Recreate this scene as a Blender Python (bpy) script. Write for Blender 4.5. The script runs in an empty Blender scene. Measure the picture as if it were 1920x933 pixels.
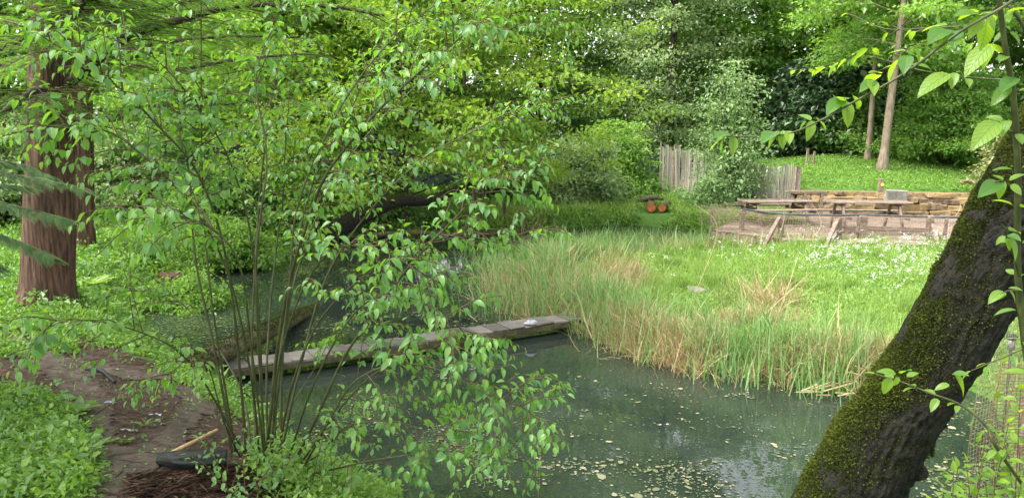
import bpy, math
import numpy as np
from mathutils import Vector

SC = bpy.context.scene
COL = SC.collection
R = np.random.default_rng(11)

# ------------------------------------------------------------------ camera, sky, sun, exposure
CAMZ, PITCH, FPX = 2.6, math.radians(8.5), 1450.0
cam_data = bpy.data.cameras.new("camera")
cam_data.sensor_width = 36.0
cam_data.lens = FPX / 1920 * 36.0
cam_data.clip_start = 0.05
cam_data.clip_end = 1500
cam = bpy.data.objects.new("camera", cam_data)
cam.location = (0, 0, CAMZ)
cam.rotation_euler = (math.radians(90) - PITCH, 0, 0)
COL.objects.link(cam)
SC.camera = cam

SUN_EL, SUN_AZ = math.radians(56), math.radians(-105)      # azimuth measured from +Y towards +X
w = bpy.data.worlds.new("World"); SC.world = w; w.use_nodes = True
nt = w.node_tree; nt.nodes.clear()
sky = nt.nodes.new("ShaderNodeTexSky"); sky.sky_type = 'NISHITA'; sky.sun_disc = False
sky.sun_elevation = SUN_EL; sky.sun_rotation = SUN_AZ; sky.dust_density = 3.0; sky.air_density = 1.0
hs = nt.nodes.new("ShaderNodeHueSaturation"); hs.inputs['Saturation'].default_value = 0.22
bg = nt.nodes.new("ShaderNodeBackground"); bg.inputs['Strength'].default_value = 0.15
wo = nt.nodes.new("ShaderNodeOutputWorld")
nt.links.new(sky.outputs[0], hs.inputs['Color']); nt.links.new(hs.outputs[0], bg.inputs['Color'])
nt.links.new(bg.outputs[0], wo.inputs['Surface'])
sl = bpy.data.lights.new("sun", 'SUN'); sl.energy = 1.5; sl.angle = math.radians(25); sl.color = (1, 0.97, 0.9)
so = bpy.data.objects.new("sun", sl); COL.objects.link(so)
sd = Vector((math.sin(SUN_AZ) * math.cos(SUN_EL), math.cos(SUN_AZ) * math.cos(SUN_EL), math.sin(SUN_EL)))
so.rotation_euler = (-sd).to_track_quat('-Z', 'Y').to_euler()
so.location = (0, 0, 40)
SC.view_settings.view_transform = 'Standard'
SC.view_settings.look = 'None'
SC.view_settings.exposure = 2.3
SC.view_settings.gamma = 1
SC.view_settings.use_curve_mapping = False
SC.cycles.max_bounces = 10
SC.cycles.diffuse_bounces = 7
SC.cycles.transmission_bounces = 8
SC.cycles.transparent_max_bounces = 6
SC.cycles.use_denoising = True
SC.cycles.sample_clamp_indirect = 6

# ------------------------------------------------------------------ pixel rays (1920x933 photograph) to world points
def ray(px, py):
    u = (px - 960) / FPX; v = -(py - 466.5) / FPX
    return np.array([u, math.cos(PITCH) + v * math.sin(PITCH), -math.sin(PITCH) + v * math.cos(PITCH)])
def at(px, py, Y):
    d = ray(px, py); return np.array([0, 0, CAMZ]) + d * (Y / d[1])
def onz(px, py, z=0.0):
    d = ray(px, py); return np.array([0, 0, CAMZ]) + d * ((z - CAMZ) / d[2])

# ------------------------------------------------------------------ mesh helpers
class Geo:
    def __init__(s): s.V = []; s.F3 = []; s.F4 = []; s.rnd = []; s.uv = []; s.n = 0
    def add(s, V, F, rnd=0.5, uv=None):
        V = np.asarray(V, float).reshape(-1, 3); F = np.asarray(F, int)
        if F.size:
            (s.F3 if F.shape[1] == 3 else s.F4).append(F + s.n)
        s.V.append(V); k = len(V)
        s.rnd.append(np.broadcast_to(np.asarray(rnd, float), (k,)).copy())
        s.uv.append(np.zeros((k, 2)) if uv is None else np.asarray(uv, float).reshape(-1, 2))
        s.n += k
    def scatter(s, T, P, M, S, rnd):
        """T=(verts, faces, uv) repeated at P with rotation M (N,3,3) and scale S"""
        tv, tf, tuv = T; N = len(P)
        if N == 0: return
        S = np.asarray(S, float)
        if S.ndim == 1: S = np.repeat(S[:, None], 3, 1)
        V = np.einsum('nij,nkj->nki', M, tv[None] * S[:, None, :]) + P[:, None, :]
        k = len(tv)
        F = (tf[None] + (np.arange(N) * k)[:, None, None]).reshape(-1, tf.shape[1])
        s.add(V.reshape(-1, 3), F, np.repeat(rnd, k), np.tile(tuv, (N, 1)))
    def build(s, name, mat, parent=None, origin=None, smooth=True):
        V = np.concatenate(s.V) if s.V else np.zeros((0, 3))
        if origin is not None: V = V - np.asarray(origin)
        f3 = np.concatenate(s.F3) if s.F3 else np.zeros((0, 3), int)
        f4 = np.concatenate(s.F4) if s.F4 else np.zeros((0, 4), int)
        me = bpy.data.meshes.new(name)
        me.vertices.add(len(V)); me.vertices.foreach_set('co', V.astype(np.float32).ravel())
        li = np.concatenate([f3.ravel(), f4.ravel()]).astype(np.int32)
        me.loops.add(len(li)); me.loops.foreach_set('vertex_index', li)
        me.polygons.add(len(f3) + len(f4))
        st = np.concatenate([np.arange(len(f3)) * 3, len(f3) * 3 + np.arange(len(f4)) * 4]).astype(np.int32)
        me.polygons.foreach_set('loop_start', st)
        me.polygons.foreach_set('use_smooth', np.full(len(st), smooth))
        a = me.attributes.new('rnd', 'FLOAT', 'POINT'); a.data.foreach_set('value', np.concatenate(s.rnd).astype(np.float32))
        uvl = me.uv_layers.new(name='leafuv'); uvl.data.foreach_set('uv', np.concatenate(s.uv)[li].astype(np.float32).ravel())
        me.update(calc_edges=True)
        if mat: me.materials.append(mat)
        o = bpy.data.objects.new(name, me); COL.objects.link(o)
        if parent is not None: o.parent = parent
        return o

def unit(a):
    a = np.asarray(a, float); return a / (np.linalg.norm(a, axis=-1, keepdims=True) + 1e-9)
def frames(d, n):
    """rotation whose Y column is d and Z column near n"""
    d = unit(d); x = unit(np.cross(d, n)); z = np.cross(x, d)
    return np.stack([x, d, z], axis=-1)
def noise(p, f=1.0, seed=0):
    p = np.asarray(p, float) * f; o = 0; r = np.random.default_rng(seed); a = 1.0; t = 0
    for k in range(5):
        for j in range(3):
            w_ = r.normal(size=3) * (1.7 ** k); o = o + a * np.sin(p @ w_ + r.uniform(0, 6.28)); t += a * .5
        a *= .6
    return o / t
def spline(P, n):
    P = np.asarray(P, float); m = len(P)
    if m == 2: t = np.linspace(0, 1, n)[:, None]; return P[0] * (1 - t) + P[1] * t
    Q = np.vstack([2 * P[0] - P[1], P, 2 * P[-1] - P[-2]])
    t = np.linspace(0, m - 1 - 1e-6, n); i = t.astype(int); f = (t - i)[:, None]
    a, b, c, d = Q[i], Q[i + 1], Q[i + 2], Q[i + 3]
    return .5 * ((2 * b) + (c - a) * f + (2 * a - 5 * b + 4 * c - d) * f ** 2 + (3 * b - a - 3 * c + d) * f ** 3)
def tube(g, P, r, k=6, rnd=.5, disp=None, cap=True):
    P = np.asarray(P, float); n = len(P); r = np.broadcast_to(np.asarray(r, float), (n,))
    T = unit(np.gradient(P, axis=0))
    up = np.array([0, 0, 1.]) if abs(T[0][2]) < .9 else np.array([0, 1., 0])
    X = np.zeros((n, 3)); x = np.cross(up, T[0]); x /= np.linalg.norm(x)
    for i in range(n):
        x = x - T[i] * x.dot(T[i]); x /= np.linalg.norm(x) + 1e-9; X[i] = x
    Yv = np.cross(T, X)
    a = np.arange(k) * 2 * math.pi / k
    dirs = X[:, None] * np.cos(a)[None, :, None] + Yv[:, None] * np.sin(a)[None, :, None]
    rr = r[:, None, None] * np.ones((n, k, 1))
    if disp is not None: rr = rr * disp(P, a, dirs)[..., None]
    V = (P[:, None] + dirs * rr).reshape(-1, 3)
    i = np.arange(n - 1)[:, None]; j = np.arange(k)[None]
    F = np.stack([i * k + j, i * k + (j + 1) % k, (i + 1) * k + (j + 1) % k, (i + 1) * k + j], -1).reshape(-1, 4)
    uv = np.stack([np.tile(a, n), np.repeat(np.arange(n), k)], -1)
    b = g.n
    g.add(V, F, rnd, uv)
    if cap:
        g.add([P[0], P[-1]], np.zeros((0, 3), int), rnd)
        c0, c1 = b + n * k, b + n * k + 1
        jj = np.arange(k)
        g.F3.append(np.stack([np.full(k, c0), b + (jj + 1) % k, b + jj], -1))
        g.F3.append(np.stack([np.full(k, c1), b + (n - 1) * k + jj, b + (n - 1) * k + (jj + 1) % k], -1))
    return dirs, X, Yv
def box(g, c, size, rz=0, rx=0, ry=0, rnd=.5, bev=.006, jit=0.0):
    """bevelled box: chamfered corners and slightly uneven"""
    sx, sy, sz = [s / 2 for s in size]; b = min(bev, sx * .45, sy * .45, sz * .45)
    V = []
    for X_, Y_, Z_ in [(x, y, z) for x in (-1, 1) for y in (-1, 1) for z in (-1, 1)]:
        V += [(X_ * (sx - b), Y_ * (sy - b), Z_ * sz), (X_ * (sx - b), Y_ * sy, Z_ * (sz - b)), (X_ * sx, Y_ * (sy - b), Z_ * (sz - b))]
    V = np.array(V); 
    import itertools
    idx = lambda x, y, z, w_: ((x > 0) * 4 + (y > 0) * 2 + (z > 0)) * 3 + w_
    F4 = []; F3 = []
    for s_ in (-1, 1):
        F4.append([idx(-1, -1, s_, 0), idx(1, -1, s_, 0), idx(1, 1, s_, 0), idx(-1, 1, s_, 0)])
        F4.append([idx(-1, s_, -1, 1), idx(1, s_, -1, 1), idx(1, s_, 1, 1), idx(-1, s_, 1, 1)])
        F4.append([idx(s_, -1, -1, 2), idx(s_, 1, -1, 2), idx(s_, 1, 1, 2), idx(s_, -1, 1, 2)])
    for a_, b_ in itertools.product((-1, 1), (-1, 1)):
        F4.append([idx(-1, a_, b_, 0), idx(1, a_, b_, 0), idx(1, a_, b_, 1), idx(-1, a_, b_, 1)])
        F4.append([idx(a_, -1, b_, 0), idx(a_, 1, b_, 0), idx(a_, 1, b_, 2), idx(a_, -1, b_, 2)])
        F4.append([idx(a_, b_, -1, 1), idx(a_, b_, 1, 1), idx(a_, b_, 1, 2), idx(a_, b_, -1, 2)])
    for x in (-1, 1):
        for y in (-1, 1):
            for z in (-1, 1): F3.append([idx(x, y, z, 0), idx(x, y, z, 1), idx(x, y, z, 2)])
    if jit: V = V + np.repeat(R.normal(0, jit, (8, 3)), 3, 0)
    ca, sa = math.cos(rx), math.sin(rx); V = V @ np.array([[1, 0, 0], [0, ca, -sa], [0, sa, ca]]).T
    ca, sa = math.cos(ry), math.sin(ry); V = V @ np.array([[ca, 0, sa], [0, 1, 0], [-sa, 0, ca]]).T
    ca, sa = math.cos(rz), math.sin(rz); V = V @ np.array([[ca, -sa, 0], [sa, ca, 0], [0, 0, 1]]).T
    n0 = g.n; g.add(V + np.asarray(c), np.array(F4), rnd); g.F3.append(np.array(F3) + n0)
def beam(g, a, b, wd, th, rnd=.5, jit=0.002, bev=.006):
    """rectangular timber between two points"""
    a = np.asarray(a, float); b = np.asarray(b, float); d = b - a; L = np.linalg.norm(d)
    t = Geo(); box(t, (0, 0, 0), (wd, L, th), jit=jit, bev=bev)
    up = np.array([0, 0, 1.]) if abs(d[2]) / L < .95 else np.array([0, 1., 0])
    M = frames(d[None], up[None])[0]
    V = t.V[0] @ M.T + (a + b) / 2
    n0 = g.n; g.add(V, t.F4[0], rnd); g.F3.append(t.F3[0] + n0)

# ------------------------------------------------------------------ leaf templates (stalk at origin, grows along +Y, face up +Z)
T_DIA = (np.array([[0, 0, 0], [.3, .42, .07], [0, 1, -.08], [-.3, .42, .07]]), np.array([[0, 1, 2], [0, 2, 3]]), np.zeros((4, 2)))
T_NAR = (np.array([[0, 0, 0], [.13, .45, .03], [0, 1, -.1], [-.13, .45, .03]]), np.array([[0, 1, 2], [0, 2, 3]]), np.zeros((4, 2)))
def leaf_template(rows=6, w_=.3, fold=.12, curl=.35):
    V = []; UV = []
    for i in range(rows + 1):
        t = i / rows
        wd = w_ * (math.sin(math.pi * min(1, t ** .75)) ** .8 if 0 < t < 1 else 0.0)
        if t > .8: wd *= .9
        zc = -curl * t * t
        for s_ in (-1, -.5, 0, .5, 1):
            V.append((s_ * wd, t, zc + fold * abs(s_) * wd * 2)); UV.append((s_ * wd, t))
    F = []
    for i in range(rows):
        for j in range(4):
            F.append([i * 5 + j, i * 5 + j + 1, (i + 1) * 5 + j + 1, (i + 1) * 5 + j])
    return np.array(V), np.array(F), np.array(UV)
T_LEAF = leaf_template(8, .25, .12, .3)
T_LEAF_S = leaf_template(5, .27, .16, .4)
def blade_template(curve, w_=.02, seg=4):
    V = []; F = []
    for i in range(seg + 1):
        t = i / seg; wd = w_ * (1 - t ** 1.6) + 1e-4
        y = curve * t ** 2; z = t - .35 * abs(curve) * t ** 3
        V += [(-wd, y, z), (wd, y, z)]
        if i < seg: F.append([2 * i, 2 * i + 1, 2 * i + 3, 2 * i + 2])
    return np.array(V), np.array(F), np.zeros((len(V), 2))
def frond_template(n=11, L=1.0, leaf=.22, droop=.25):
    V = []; F = []
    for i in range(n):
        t = (i + .6) / n; l = leaf * math.sin(math.pi * (t * .8 + .18)) ; z = -droop * t * t
        for s_ in (-1, 1):
            b = len(V); h = .028
            V += [(0, t - h, z), (s_ * l * .5, t + l * .15 - h * .9, z - .01), (s_ * l, t + l * .35, z - .04), (s_ * l * .5, t + l * .2 + h, z - .01)]
            F.append([b, b + 1, b + 2, b + 3])
    b = len(V); V += [(-.01, 0, 0), (.01, 0, 0), (.006, 1, -droop), (-.006, 1, -droop)]; F.append([b, b + 1, b + 2, b + 3])
    return np.array(V), np.array(F), np.zeros((len(V), 2))
T_FROND = frond_template()

# ------------------------------------------------------------------ materials
def new_mat(name):
    m = bpy.data.materials.new(name); m.use_nodes = True; t = m.node_tree; t.nodes.clear()
    return m, t, t.nodes, t.links
def ramp(N, stops):
    r = N.new("ShaderNodeValToRGB"); e = r.color_ramp.elements
    e[0].position = stops[0][0]; e[0].color = (*stops[0][1], 1); e[1].position = stops[-1][0]; e[1].color = (*stops[-1][1], 1)
    for p, c in stops[1:-1]:
        q = e.new(p); q.color = (*c, 1)
    return r
def leaf_mat(name, stops, trans, tf=.4, rough=.42, spec=.5, veins=False):
    m, t, N, L = new_mat(name)
    at_ = N.new("ShaderNodeAttribute"); at_.attribute_name = 'rnd'
    if stops[0][1][1] > stops[0][1][0]: stops = [(q, (c[0] * 1.25, c[1], c[2] * 1.3)) for q, c in stops]
    r = ramp(N, stops); L.new(at_.outputs['Fac'], r.inputs[0])
    p = N.new("ShaderNodeBsdfPrincipled"); p.inputs['Roughness'].default_value = rough; p.inputs['Specular IOR Level'].default_value = spec
    L.new(r.outputs[0], p.inputs['Base Color'])
    tr = N.new("ShaderNodeBsdfTranslucent")
    mx = N.new("ShaderNodeMix"); mx.data_type = 'RGBA'; mx.blend_type = 'MULTIPLY'; mx.inputs[0].default_value = 1
    L.new(r.outputs[0], mx.inputs[6]); mx.inputs[7].default_value = (*trans, 1); L.new(mx.outputs[2], tr.inputs[0])
    if veins:
        uv = N.new("ShaderNodeUVMap"); uv.uv_map = 'leafuv'; sp = N.new("ShaderNodeSeparateXYZ"); L.new(uv.outputs[0], sp.inputs[0])
        ab = N.new("ShaderNodeMath"); ab.operation = 'ABSOLUTE'; L.new(sp.outputs[0], ab.inputs[0])
        m1 = N.new("ShaderNodeMath"); m1.operation = 'MULTIPLY_ADD'; L.new(ab.outputs[0], m1.inputs[0]); m1.inputs[1].default_value = -1.3; L.new(sp.outputs[1], m1.inputs[2])
        m2 = N.new("ShaderNodeMath"); m2.operation = 'MULTIPLY'; L.new(m1.outputs[0], m2.inputs[0]); m2.inputs[1].default_value = 44
        m3 = N.new("ShaderNodeMath"); m3.operation = 'SINE'; L.new(m2.outputs[0], m3.inputs[0])
        m4 = N.new("ShaderNodeMapRange"); m4.inputs[1].default_value = .72; m4.inputs[2].default_value = 1; m4.inputs[3].default_value = 1; m4.inputs[4].default_value = 0.0; L.new(m3.outputs[0], m4.inputs[0])
        mid = N.new("ShaderNodeMapRange"); mid.inputs[1].default_value = .004; mid.inputs[2].default_value = .02; L.new(ab.outputs[0], mid.inputs[0])
        mn = N.new("ShaderNodeMath"); mn.operation = 'MINIMUM'; L.new(m4.outputs[0], mn.inputs[0]); L.new(mid.outputs[0], mn.inputs[1])
        bp = N.new("ShaderNodeBump"); bp.inputs['Strength'].default_value = .45; bp.inputs['Distance'].default_value = .0025
        L.new(mn.outputs[0], bp.inputs['Height']); L.new(bp.outputs[0], p.inputs['Normal'])
        mv = N.new("ShaderNodeMix"); mv.data_type = 'RGBA'; mv.blend_type = 'MIX'
        L.new(mn.outputs[0], mv.inputs[0]); mv.inputs[6].default_value = (.13, .30, .03, 1); L.new(mx.outputs[2], mv.inputs[7]); L.new(mv.outputs[2], tr.inputs[0])
    ms = N.new("ShaderNodeMixShader"); ms.inputs[0].default_value = tf
    L.new(p.outputs[0], ms.inputs[1]); L.new(tr.outputs[0], ms.inputs[2])
    o = N.new("ShaderNodeOutputMaterial"); L.new(ms.outputs[0], o.inputs[0])
    return m
def rough_mat(name, stops, scale=(6, 6, 6), detail=8, bump=.5, dist=.02, rough=.9, fine=None, spec=.3, rndmix=0.0):
    m, t, N, L = new_mat(name)
    tc = N.new("ShaderNodeTexCoord"); mp = N.new("ShaderNodeMapping"); mp.inputs['Scale'].default_value = scale
    L.new(tc.outputs['Object'], mp.inputs[0])
    n = N.new("ShaderNodeTexNoise"); n.inputs['Scale'].default_value = 1; n.inputs['Detail'].default_value = detail; n.inputs['Roughness'].default_value = .65
    L.new(mp.outputs[0], n.inputs['Vector'])
    src = n.outputs['Fac']
    if rndmix:
        at_ = N.new("ShaderNodeAttribute"); at_.attribute_name = 'rnd'
        ma = N.new("ShaderNodeMath"); ma.operation = 'MULTIPLY_ADD'; L.new(at_.outputs['Fac'], ma.inputs[0]); ma.inputs[1].default_value = rndmix
        mb = N.new("ShaderNodeMath"); mb.operation = 'SUBTRACT'; L.new(n.outputs['Fac'], mb.inputs[0]); mb.inputs[1].default_value = rndmix / 2
        L.new(mb.outputs[0], ma.inputs[2]); src = ma.outputs[0]
    r = ramp(N, stops); L.new(src, r.inputs[0])
    p = N.new("ShaderNodeBsdfPrincipled"); p.inputs['Roughness'].default_value = rough; p.inputs['Specular IOR Level'].default_value = spec
    L.new(r.outputs[0], p.inputs['Base Color'])
    bp = N.new("ShaderNodeBump"); bp.inputs['Strength'].default_value = bump; bp.inputs['Distance'].default_value = dist
    L.new(n.outputs['Fac'], bp.inputs['Height']); L.new(bp.outputs[0], p.inputs['Normal'])
    o = N.new("ShaderNodeOutputMaterial"); L.new(p.outputs[0], o.inputs[0])
    return m

M = {}
M['dogwood'] = leaf_mat('dogwood_leaf', [(0, (.05, .16, .04)), (.5, (.09, .25, .05)), (1, (.15, .33, .05))], (2.0, 1.9, .45), .48, .36, .6, True)
M['dogwood_near'] = leaf_mat('dogwood_large_leaf', [(0, (.06, .17, .035)), (.5, (.11, .25, .035)), (1, (.17, .32, .035))], (2.1, 1.8, .3), .62, .36, .5, True)
M['maple'] = leaf_mat('spring_leaf', [(0, (.09, .20, .025)), (.5, (.16, .32, .035)), (1, (.26, .42, .05))], (1.6, 1.6, .7), .45)
M['mid'] = leaf_mat('mid_leaf', [(0, (.045, .12, .025)), (.5, (.09, .21, .04)), (1, (.16, .31, .06))], (1.5, 1.6, .7), .38)
M['fresh'] = leaf_mat('fresh_leaf', [(0, (.07, .18, .03)), (.5, (.13, .29, .045)), (1, (.22, .40, .07))], (1.6, 1.7, .7), .46)
M['pale'] = leaf_mat('willow_leaf', [(0, (.10, .21, .06)), (.5, (.15, .29, .085)), (1, (.24, .40, .13))], (1.3, 1.5, .8), .35, .5)
M['grey'] = leaf_mat('greyish_leaf', [(0, (.10, .19, .06)), (.5, (.18, .31, .11)), (1, (.28, .42, .17))], (1.5, 1.6, .8), .42, .5)
M['dark'] = leaf_mat('evergreen_leaf', [(0, (.018, .05, .016)), (.6, (.04, .10, .03)), (1, (.08, .16, .045))], (1.2, 1.4, .6), .15, .35)
M['needle'] = leaf_mat('redwood_needle', [(0, (.06, .15, .03)), (.5, (.10, .24, .04)), (1, (.17, .34, .05))], (1.5, 1.6, .6), .42, .6, .2)
M['hedge'] = leaf_mat('nettle_leaf', [(0, (.05, .13, .03)), (.5, (.09, .22, .045)), (1, (.15, .32, .06))], (1.5, 1.6, .6), .35, .5, .4)
M['yew'] = leaf_mat('hemlock_needle', [(0, (.05, .12, .04)), (.5, (.09, .20, .06)), (1, (.16, .30, .08))], (1.3, 1.5, .8), .25, .5, .3)
M['varieg'] = leaf_mat('variegated_leaf', [(0, (.13, .22, .05)), (1, (.26, .31, .11))], (1.2, 1.2, .7), .35)
M['grass'] = leaf_mat('meadow_grass', [(0, (.11, .22, .045)), (.5, (.18, .34, .06)), (1, (.29, .46, .11))], (1.4, 1.5, .7), .4, .5, .3)
M['reed'] = leaf_mat('reed_leaf', [(0, (.07, .17, .04)), (.5, (.13, .29, .07)), (1, (.25, .40, .12))], (1.3, 1.5, .8), .35, .45, .4)
M['straw'] = leaf_mat('dry_reed', [(0, (.22, .145, .07)), (.5, (.38, .285, .15)), (1, (.60, .49, .29))], (1.2, 1.1, .8), .25, .6, .3)
M['herb'] = leaf_mat('ground_herb', [(0, (.06, .15, .025)), (.5, (.11, .26, .035)), (1, (.19, .36, .05))], (1.5, 1.6, .6), .4, .45, .4)
M['weed'] = leaf_mat('duckweed', [(0, (.055, .09, .03)), (.6, (.11, .155, .06)), (1, (.27, .30, .15))], (1, 1, .7), .1, .4, .5)
M['petal'] = leaf_mat('white_petal', [(0, (.75, .75, .78)), (1, (.88, .87, .88))], (1, 1, 1), .35, .6, .2)
M['redbark'] = rough_mat('redwood_bark', [(.28, (.015, .009, .007)), (.43, (.055, .030, .020)), (.58, (.13, .070, .046)), (.78, (.24, .145, .10))], (30, 30, 2.2), 9, 1.0, .04)
M['bark'] = rough_mat('dark_bark', [(.3, (.012, .009, .006)), (.55, (.05, .036, .024)), (.8, (.12, .09, .06))], (14, 14, 4), 8, 1.0, .02)
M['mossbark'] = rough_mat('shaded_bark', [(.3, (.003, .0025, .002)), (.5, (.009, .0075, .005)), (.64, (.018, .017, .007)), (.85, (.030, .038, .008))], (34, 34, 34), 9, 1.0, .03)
M['greybark'] = rough_mat('pale_bark', [(.3, (.10, .075, .05)), (.55, (.22, .17, .12)), (.8, (.34, .28, .21))], (10, 10, 3), 8, .6, .02)
M['stem'] = rough_mat('green_stem', [(.3, (.020, .022, .010)), (.55, (.05, .055, .018)), (.8, (.10, .105, .035))], (30, 30, 8), 6, .4, .004, .6)
M['twig'] = rough_mat('red_twig', [(.3, (.035, .022, .014)), (.8, (.13, .08, .045))], (30, 30, 30), 4, .3, .002, .7)
M['moss'] = leaf_mat('cushion_moss', [(0, (.011, .019, .004)), (.5, (.030, .048, .006)), (1, (.075, .115, .012))], (1.2, 1.2, .5), .2, .8, .1)
M['timber'] = rough_mat('weathered_timber', [(.25, (.075, .055, .04)), (.5, (.175, .13, .098)), (.75, (.31, .25, .195))], (18, 3, 30), 8, .5, .006, .85, rndmix=.3)
M['plank'] = rough_mat('bridge_plank', [(.25, (.05, .045, .038)), (.5, (.12, .105, .09)), (.75, (.22, .195, .17))], (4, 22, 22), 8, .6, .006, .85, rndmix=.25)
M['wetwood'] = rough_mat('wet_mossy_wood', [(.3, (.03, .025, .015)), (.5, (.07, .06, .03)), (.7, (.12, .13, .03)), (.85, (.20, .17, .09))], (9, 9, 9), 8, .7, .01, .7)
M['paling'] = rough_mat('paling_wood', [(.25, (.19, .165, .12)), (.5, (.32, .29, .23)), (.75, (.44, .41, .34))], (30, 30, 2.5), 6, .4, .004, .9, rndmix=.35)
M['rust'] = rough_mat('rusted_wire', [(.3, (.07, .035, .022)), (.7, (.20, .10, .06))], (40, 40, 40), 4, .3, .001, .7)
M['wire'] = rough_mat('old_wire', [(.3, (.20, .13, .10)), (.7, (.34, .25, .20))], (40, 40, 40), 4, .3, .001, .7)
M['palewire'] = rough_mat('galvanised_wire', [(.3, (.14, .115, .075)), (.7, (.27, .225, .155))], (40, 40, 40), 4, .3, .001, .5)
M['rail'] = rough_mat('dark_rail', [(.3, (.03, .035, .035)), (.7, (.08, .09, .09))], (8, 8, 8), 4, .2, .002, .5)
M['stone'] = rough_mat('lichen_sandstone', [(.25, (.05, .038, .026)), (.40, (.14, .10, .065)), (.50, (.22, .155, .09)), (.58, (.25, .17, .05)), (.66, (.22, .17, .11)), (.84, (.36, .32, .25))], (9, 9, 9), 10, 1, .05, .95, rndmix=.2)
M['greystone'] = rough_mat('grey_stone', [(.3, (.13, .12, .10)), (.7, (.28, .26, .23))], (7, 7, 7), 8, .7, .02)
M['panel'] = rough_mat('dark_green_panel', [(.3, (.010, .022, .020)), (.7, (.022, .045, .042))], (2, 2, 2), 4, .1, .002, .6)
M['cut'] = rough_mat('fresh_cut_wood', [(.3, (.22, .06, .018)), (.6, (.42, .15, .05)), (.8, (.50, .27, .12))], (18, 18, 18), 5, .3, .004)
M['litter'] = leaf_mat('needle_litter', [(0, (.03, .018, .012)), (.5, (.085, .046, .030)), (1, (.20, .14, .09))], (1, 1, 1), .05, .8, .2)
M['stick'] = rough_mat('bare_stick', [(.3, (.25, .15, .07)), (.7, (.52, .36, .2))], (30, 30, 30), 5, .3, .004)
M['black'] = rough_mat('charred_wood', [(.3, (.004, .006, .005)), (.6, (.013, .017, .014)), (.8, (.06, .045, .028))], (14, 14, 14), 7, .8, .01, .55)
M['dead'] = rough_mat('dead_leaf_brown', [(.3, (.012, .008, .005)), (.8, (.05, .03, .018))], (60, 60, 60), 4, .3, .002)
M['paper'] = rough_mat('white_scrap', [(.3, (.22, .22, .23)), (.7, (.40, .40, .42))], (30, 30, 30), 4, .4, .004, .5)
M['plastic'] = rough_mat('black_plastic', [(.3, (.015, .016, .018)), (.7, (.03, .032, .034))], (9, 9, 9), 3, .05, .001, .7)
M['lens'] = rough_mat('clear_grey_plastic', [(.3, (.10, .11, .11)), (.7, (.18, .19, .19))], (9, 9, 9), 3, .05, .001, .2)
M['yellow'] = rough_mat('yellow_disc', [(.3, (.7, .62, .05)), (.7, (.8, .72, .1))], (9, 9, 9), 3, .05, .001, .6)

def ground_mat():
    m, t, N, L = new_mat('bank_soil')
    tc = N.new("ShaderNodeTexCoord")
    def nz(s_, d=8, ro=.65):
        n = N.new("ShaderNodeTexNoise"); n.inputs['Scale'].default_value = s_; n.inputs['Detail'].default_value = d; n.inputs['Roughness'].default_value = ro
        L.new(tc.outputs['Object'], n.inputs['Vector']); return n
    n1 = nz(1.7); n2 = nz(14); n3 = nz(60, 6)
    soil = ramp(N, [(.3, (.022, .014, .010)), (.5, (.055, .035, .025)), (.7, (.11, .08, .058))]); L.new(n2.outputs['Fac'], soil.inputs[0])
    green = ramp(N, [(.3, (.03, .07, .012)), (.55, (.07, .15, .022)), (.8, (.10, .22, .03))]); L.new(n3.outputs['Fac'], green.inputs[0])
    a = N.new("ShaderNodeAttribute"); a.attribute_name = 'rnd'          # 1 = grown over, 0 = bare
    ad = N.new("ShaderNodeMath"); ad.operation = 'ADD'; L.new(a.outputs['Fac'], ad.inputs[0])
    sb = N.new("ShaderNodeMath"); sb.operation = 'MULTIPLY_ADD'; L.new(n1.outputs['Fac'], sb.inputs[0]); sb.inputs[1].default_value = .8; sb.inputs[2].default_value = -.4
    L.new(sb.outputs[0], ad.inputs[1])
    mr = N.new("ShaderNodeMapRange"); mr.inputs[1].default_value = .4; mr.inputs[2].default_value = .62; L.new(ad.outputs[0], mr.inputs[0])
    mx = N.new("ShaderNodeMix"); mx.data_type = 'RGBA'; L.new(mr.outputs[0], mx.inputs[0]); L.new(soil.outputs[0], mx.inputs[6]); L.new(green.outputs[0], mx.inputs[7])
    p = N.new("ShaderNodeBsdfPrincipled"); p.inputs['Roughness'].default_value = .9; p.inputs['Specular IOR Level'].default_value = .25; L.new(mx.outputs[2], p.inputs['Base Color'])
    b1 = N.new("ShaderNodeBump"); b1.inputs['Strength'].default_value = .8; b1.inputs['Distance'].default_value = .03; L.new(n2.outputs['Fac'], b1.inputs['Height'])
    b2 = N.new("ShaderNodeBump"); b2.inputs['Strength'].default_value = .6; b2.inputs['Distance'].default_value = .01; L.new(n3.outputs['Fac'], b2.inputs['Height']); L.new(b1.outputs[0], b2.inputs['Normal'])
    L.new(b2.outputs[0], p.inputs['Normal'])
    o = N.new("ShaderNodeOutputMaterial"); L.new(p.outputs[0], o.inputs[0]); return m
M['ground'] = ground_mat()
M['mud'] = rough_mat('trodden_mud', [(.3, (.032, .022, .016)), (.5, (.065, .047, .036)), (.75, (.11, .085, .067))], (9, 9, 9), 9, .5, .015, .7, spec=.35)
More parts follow.
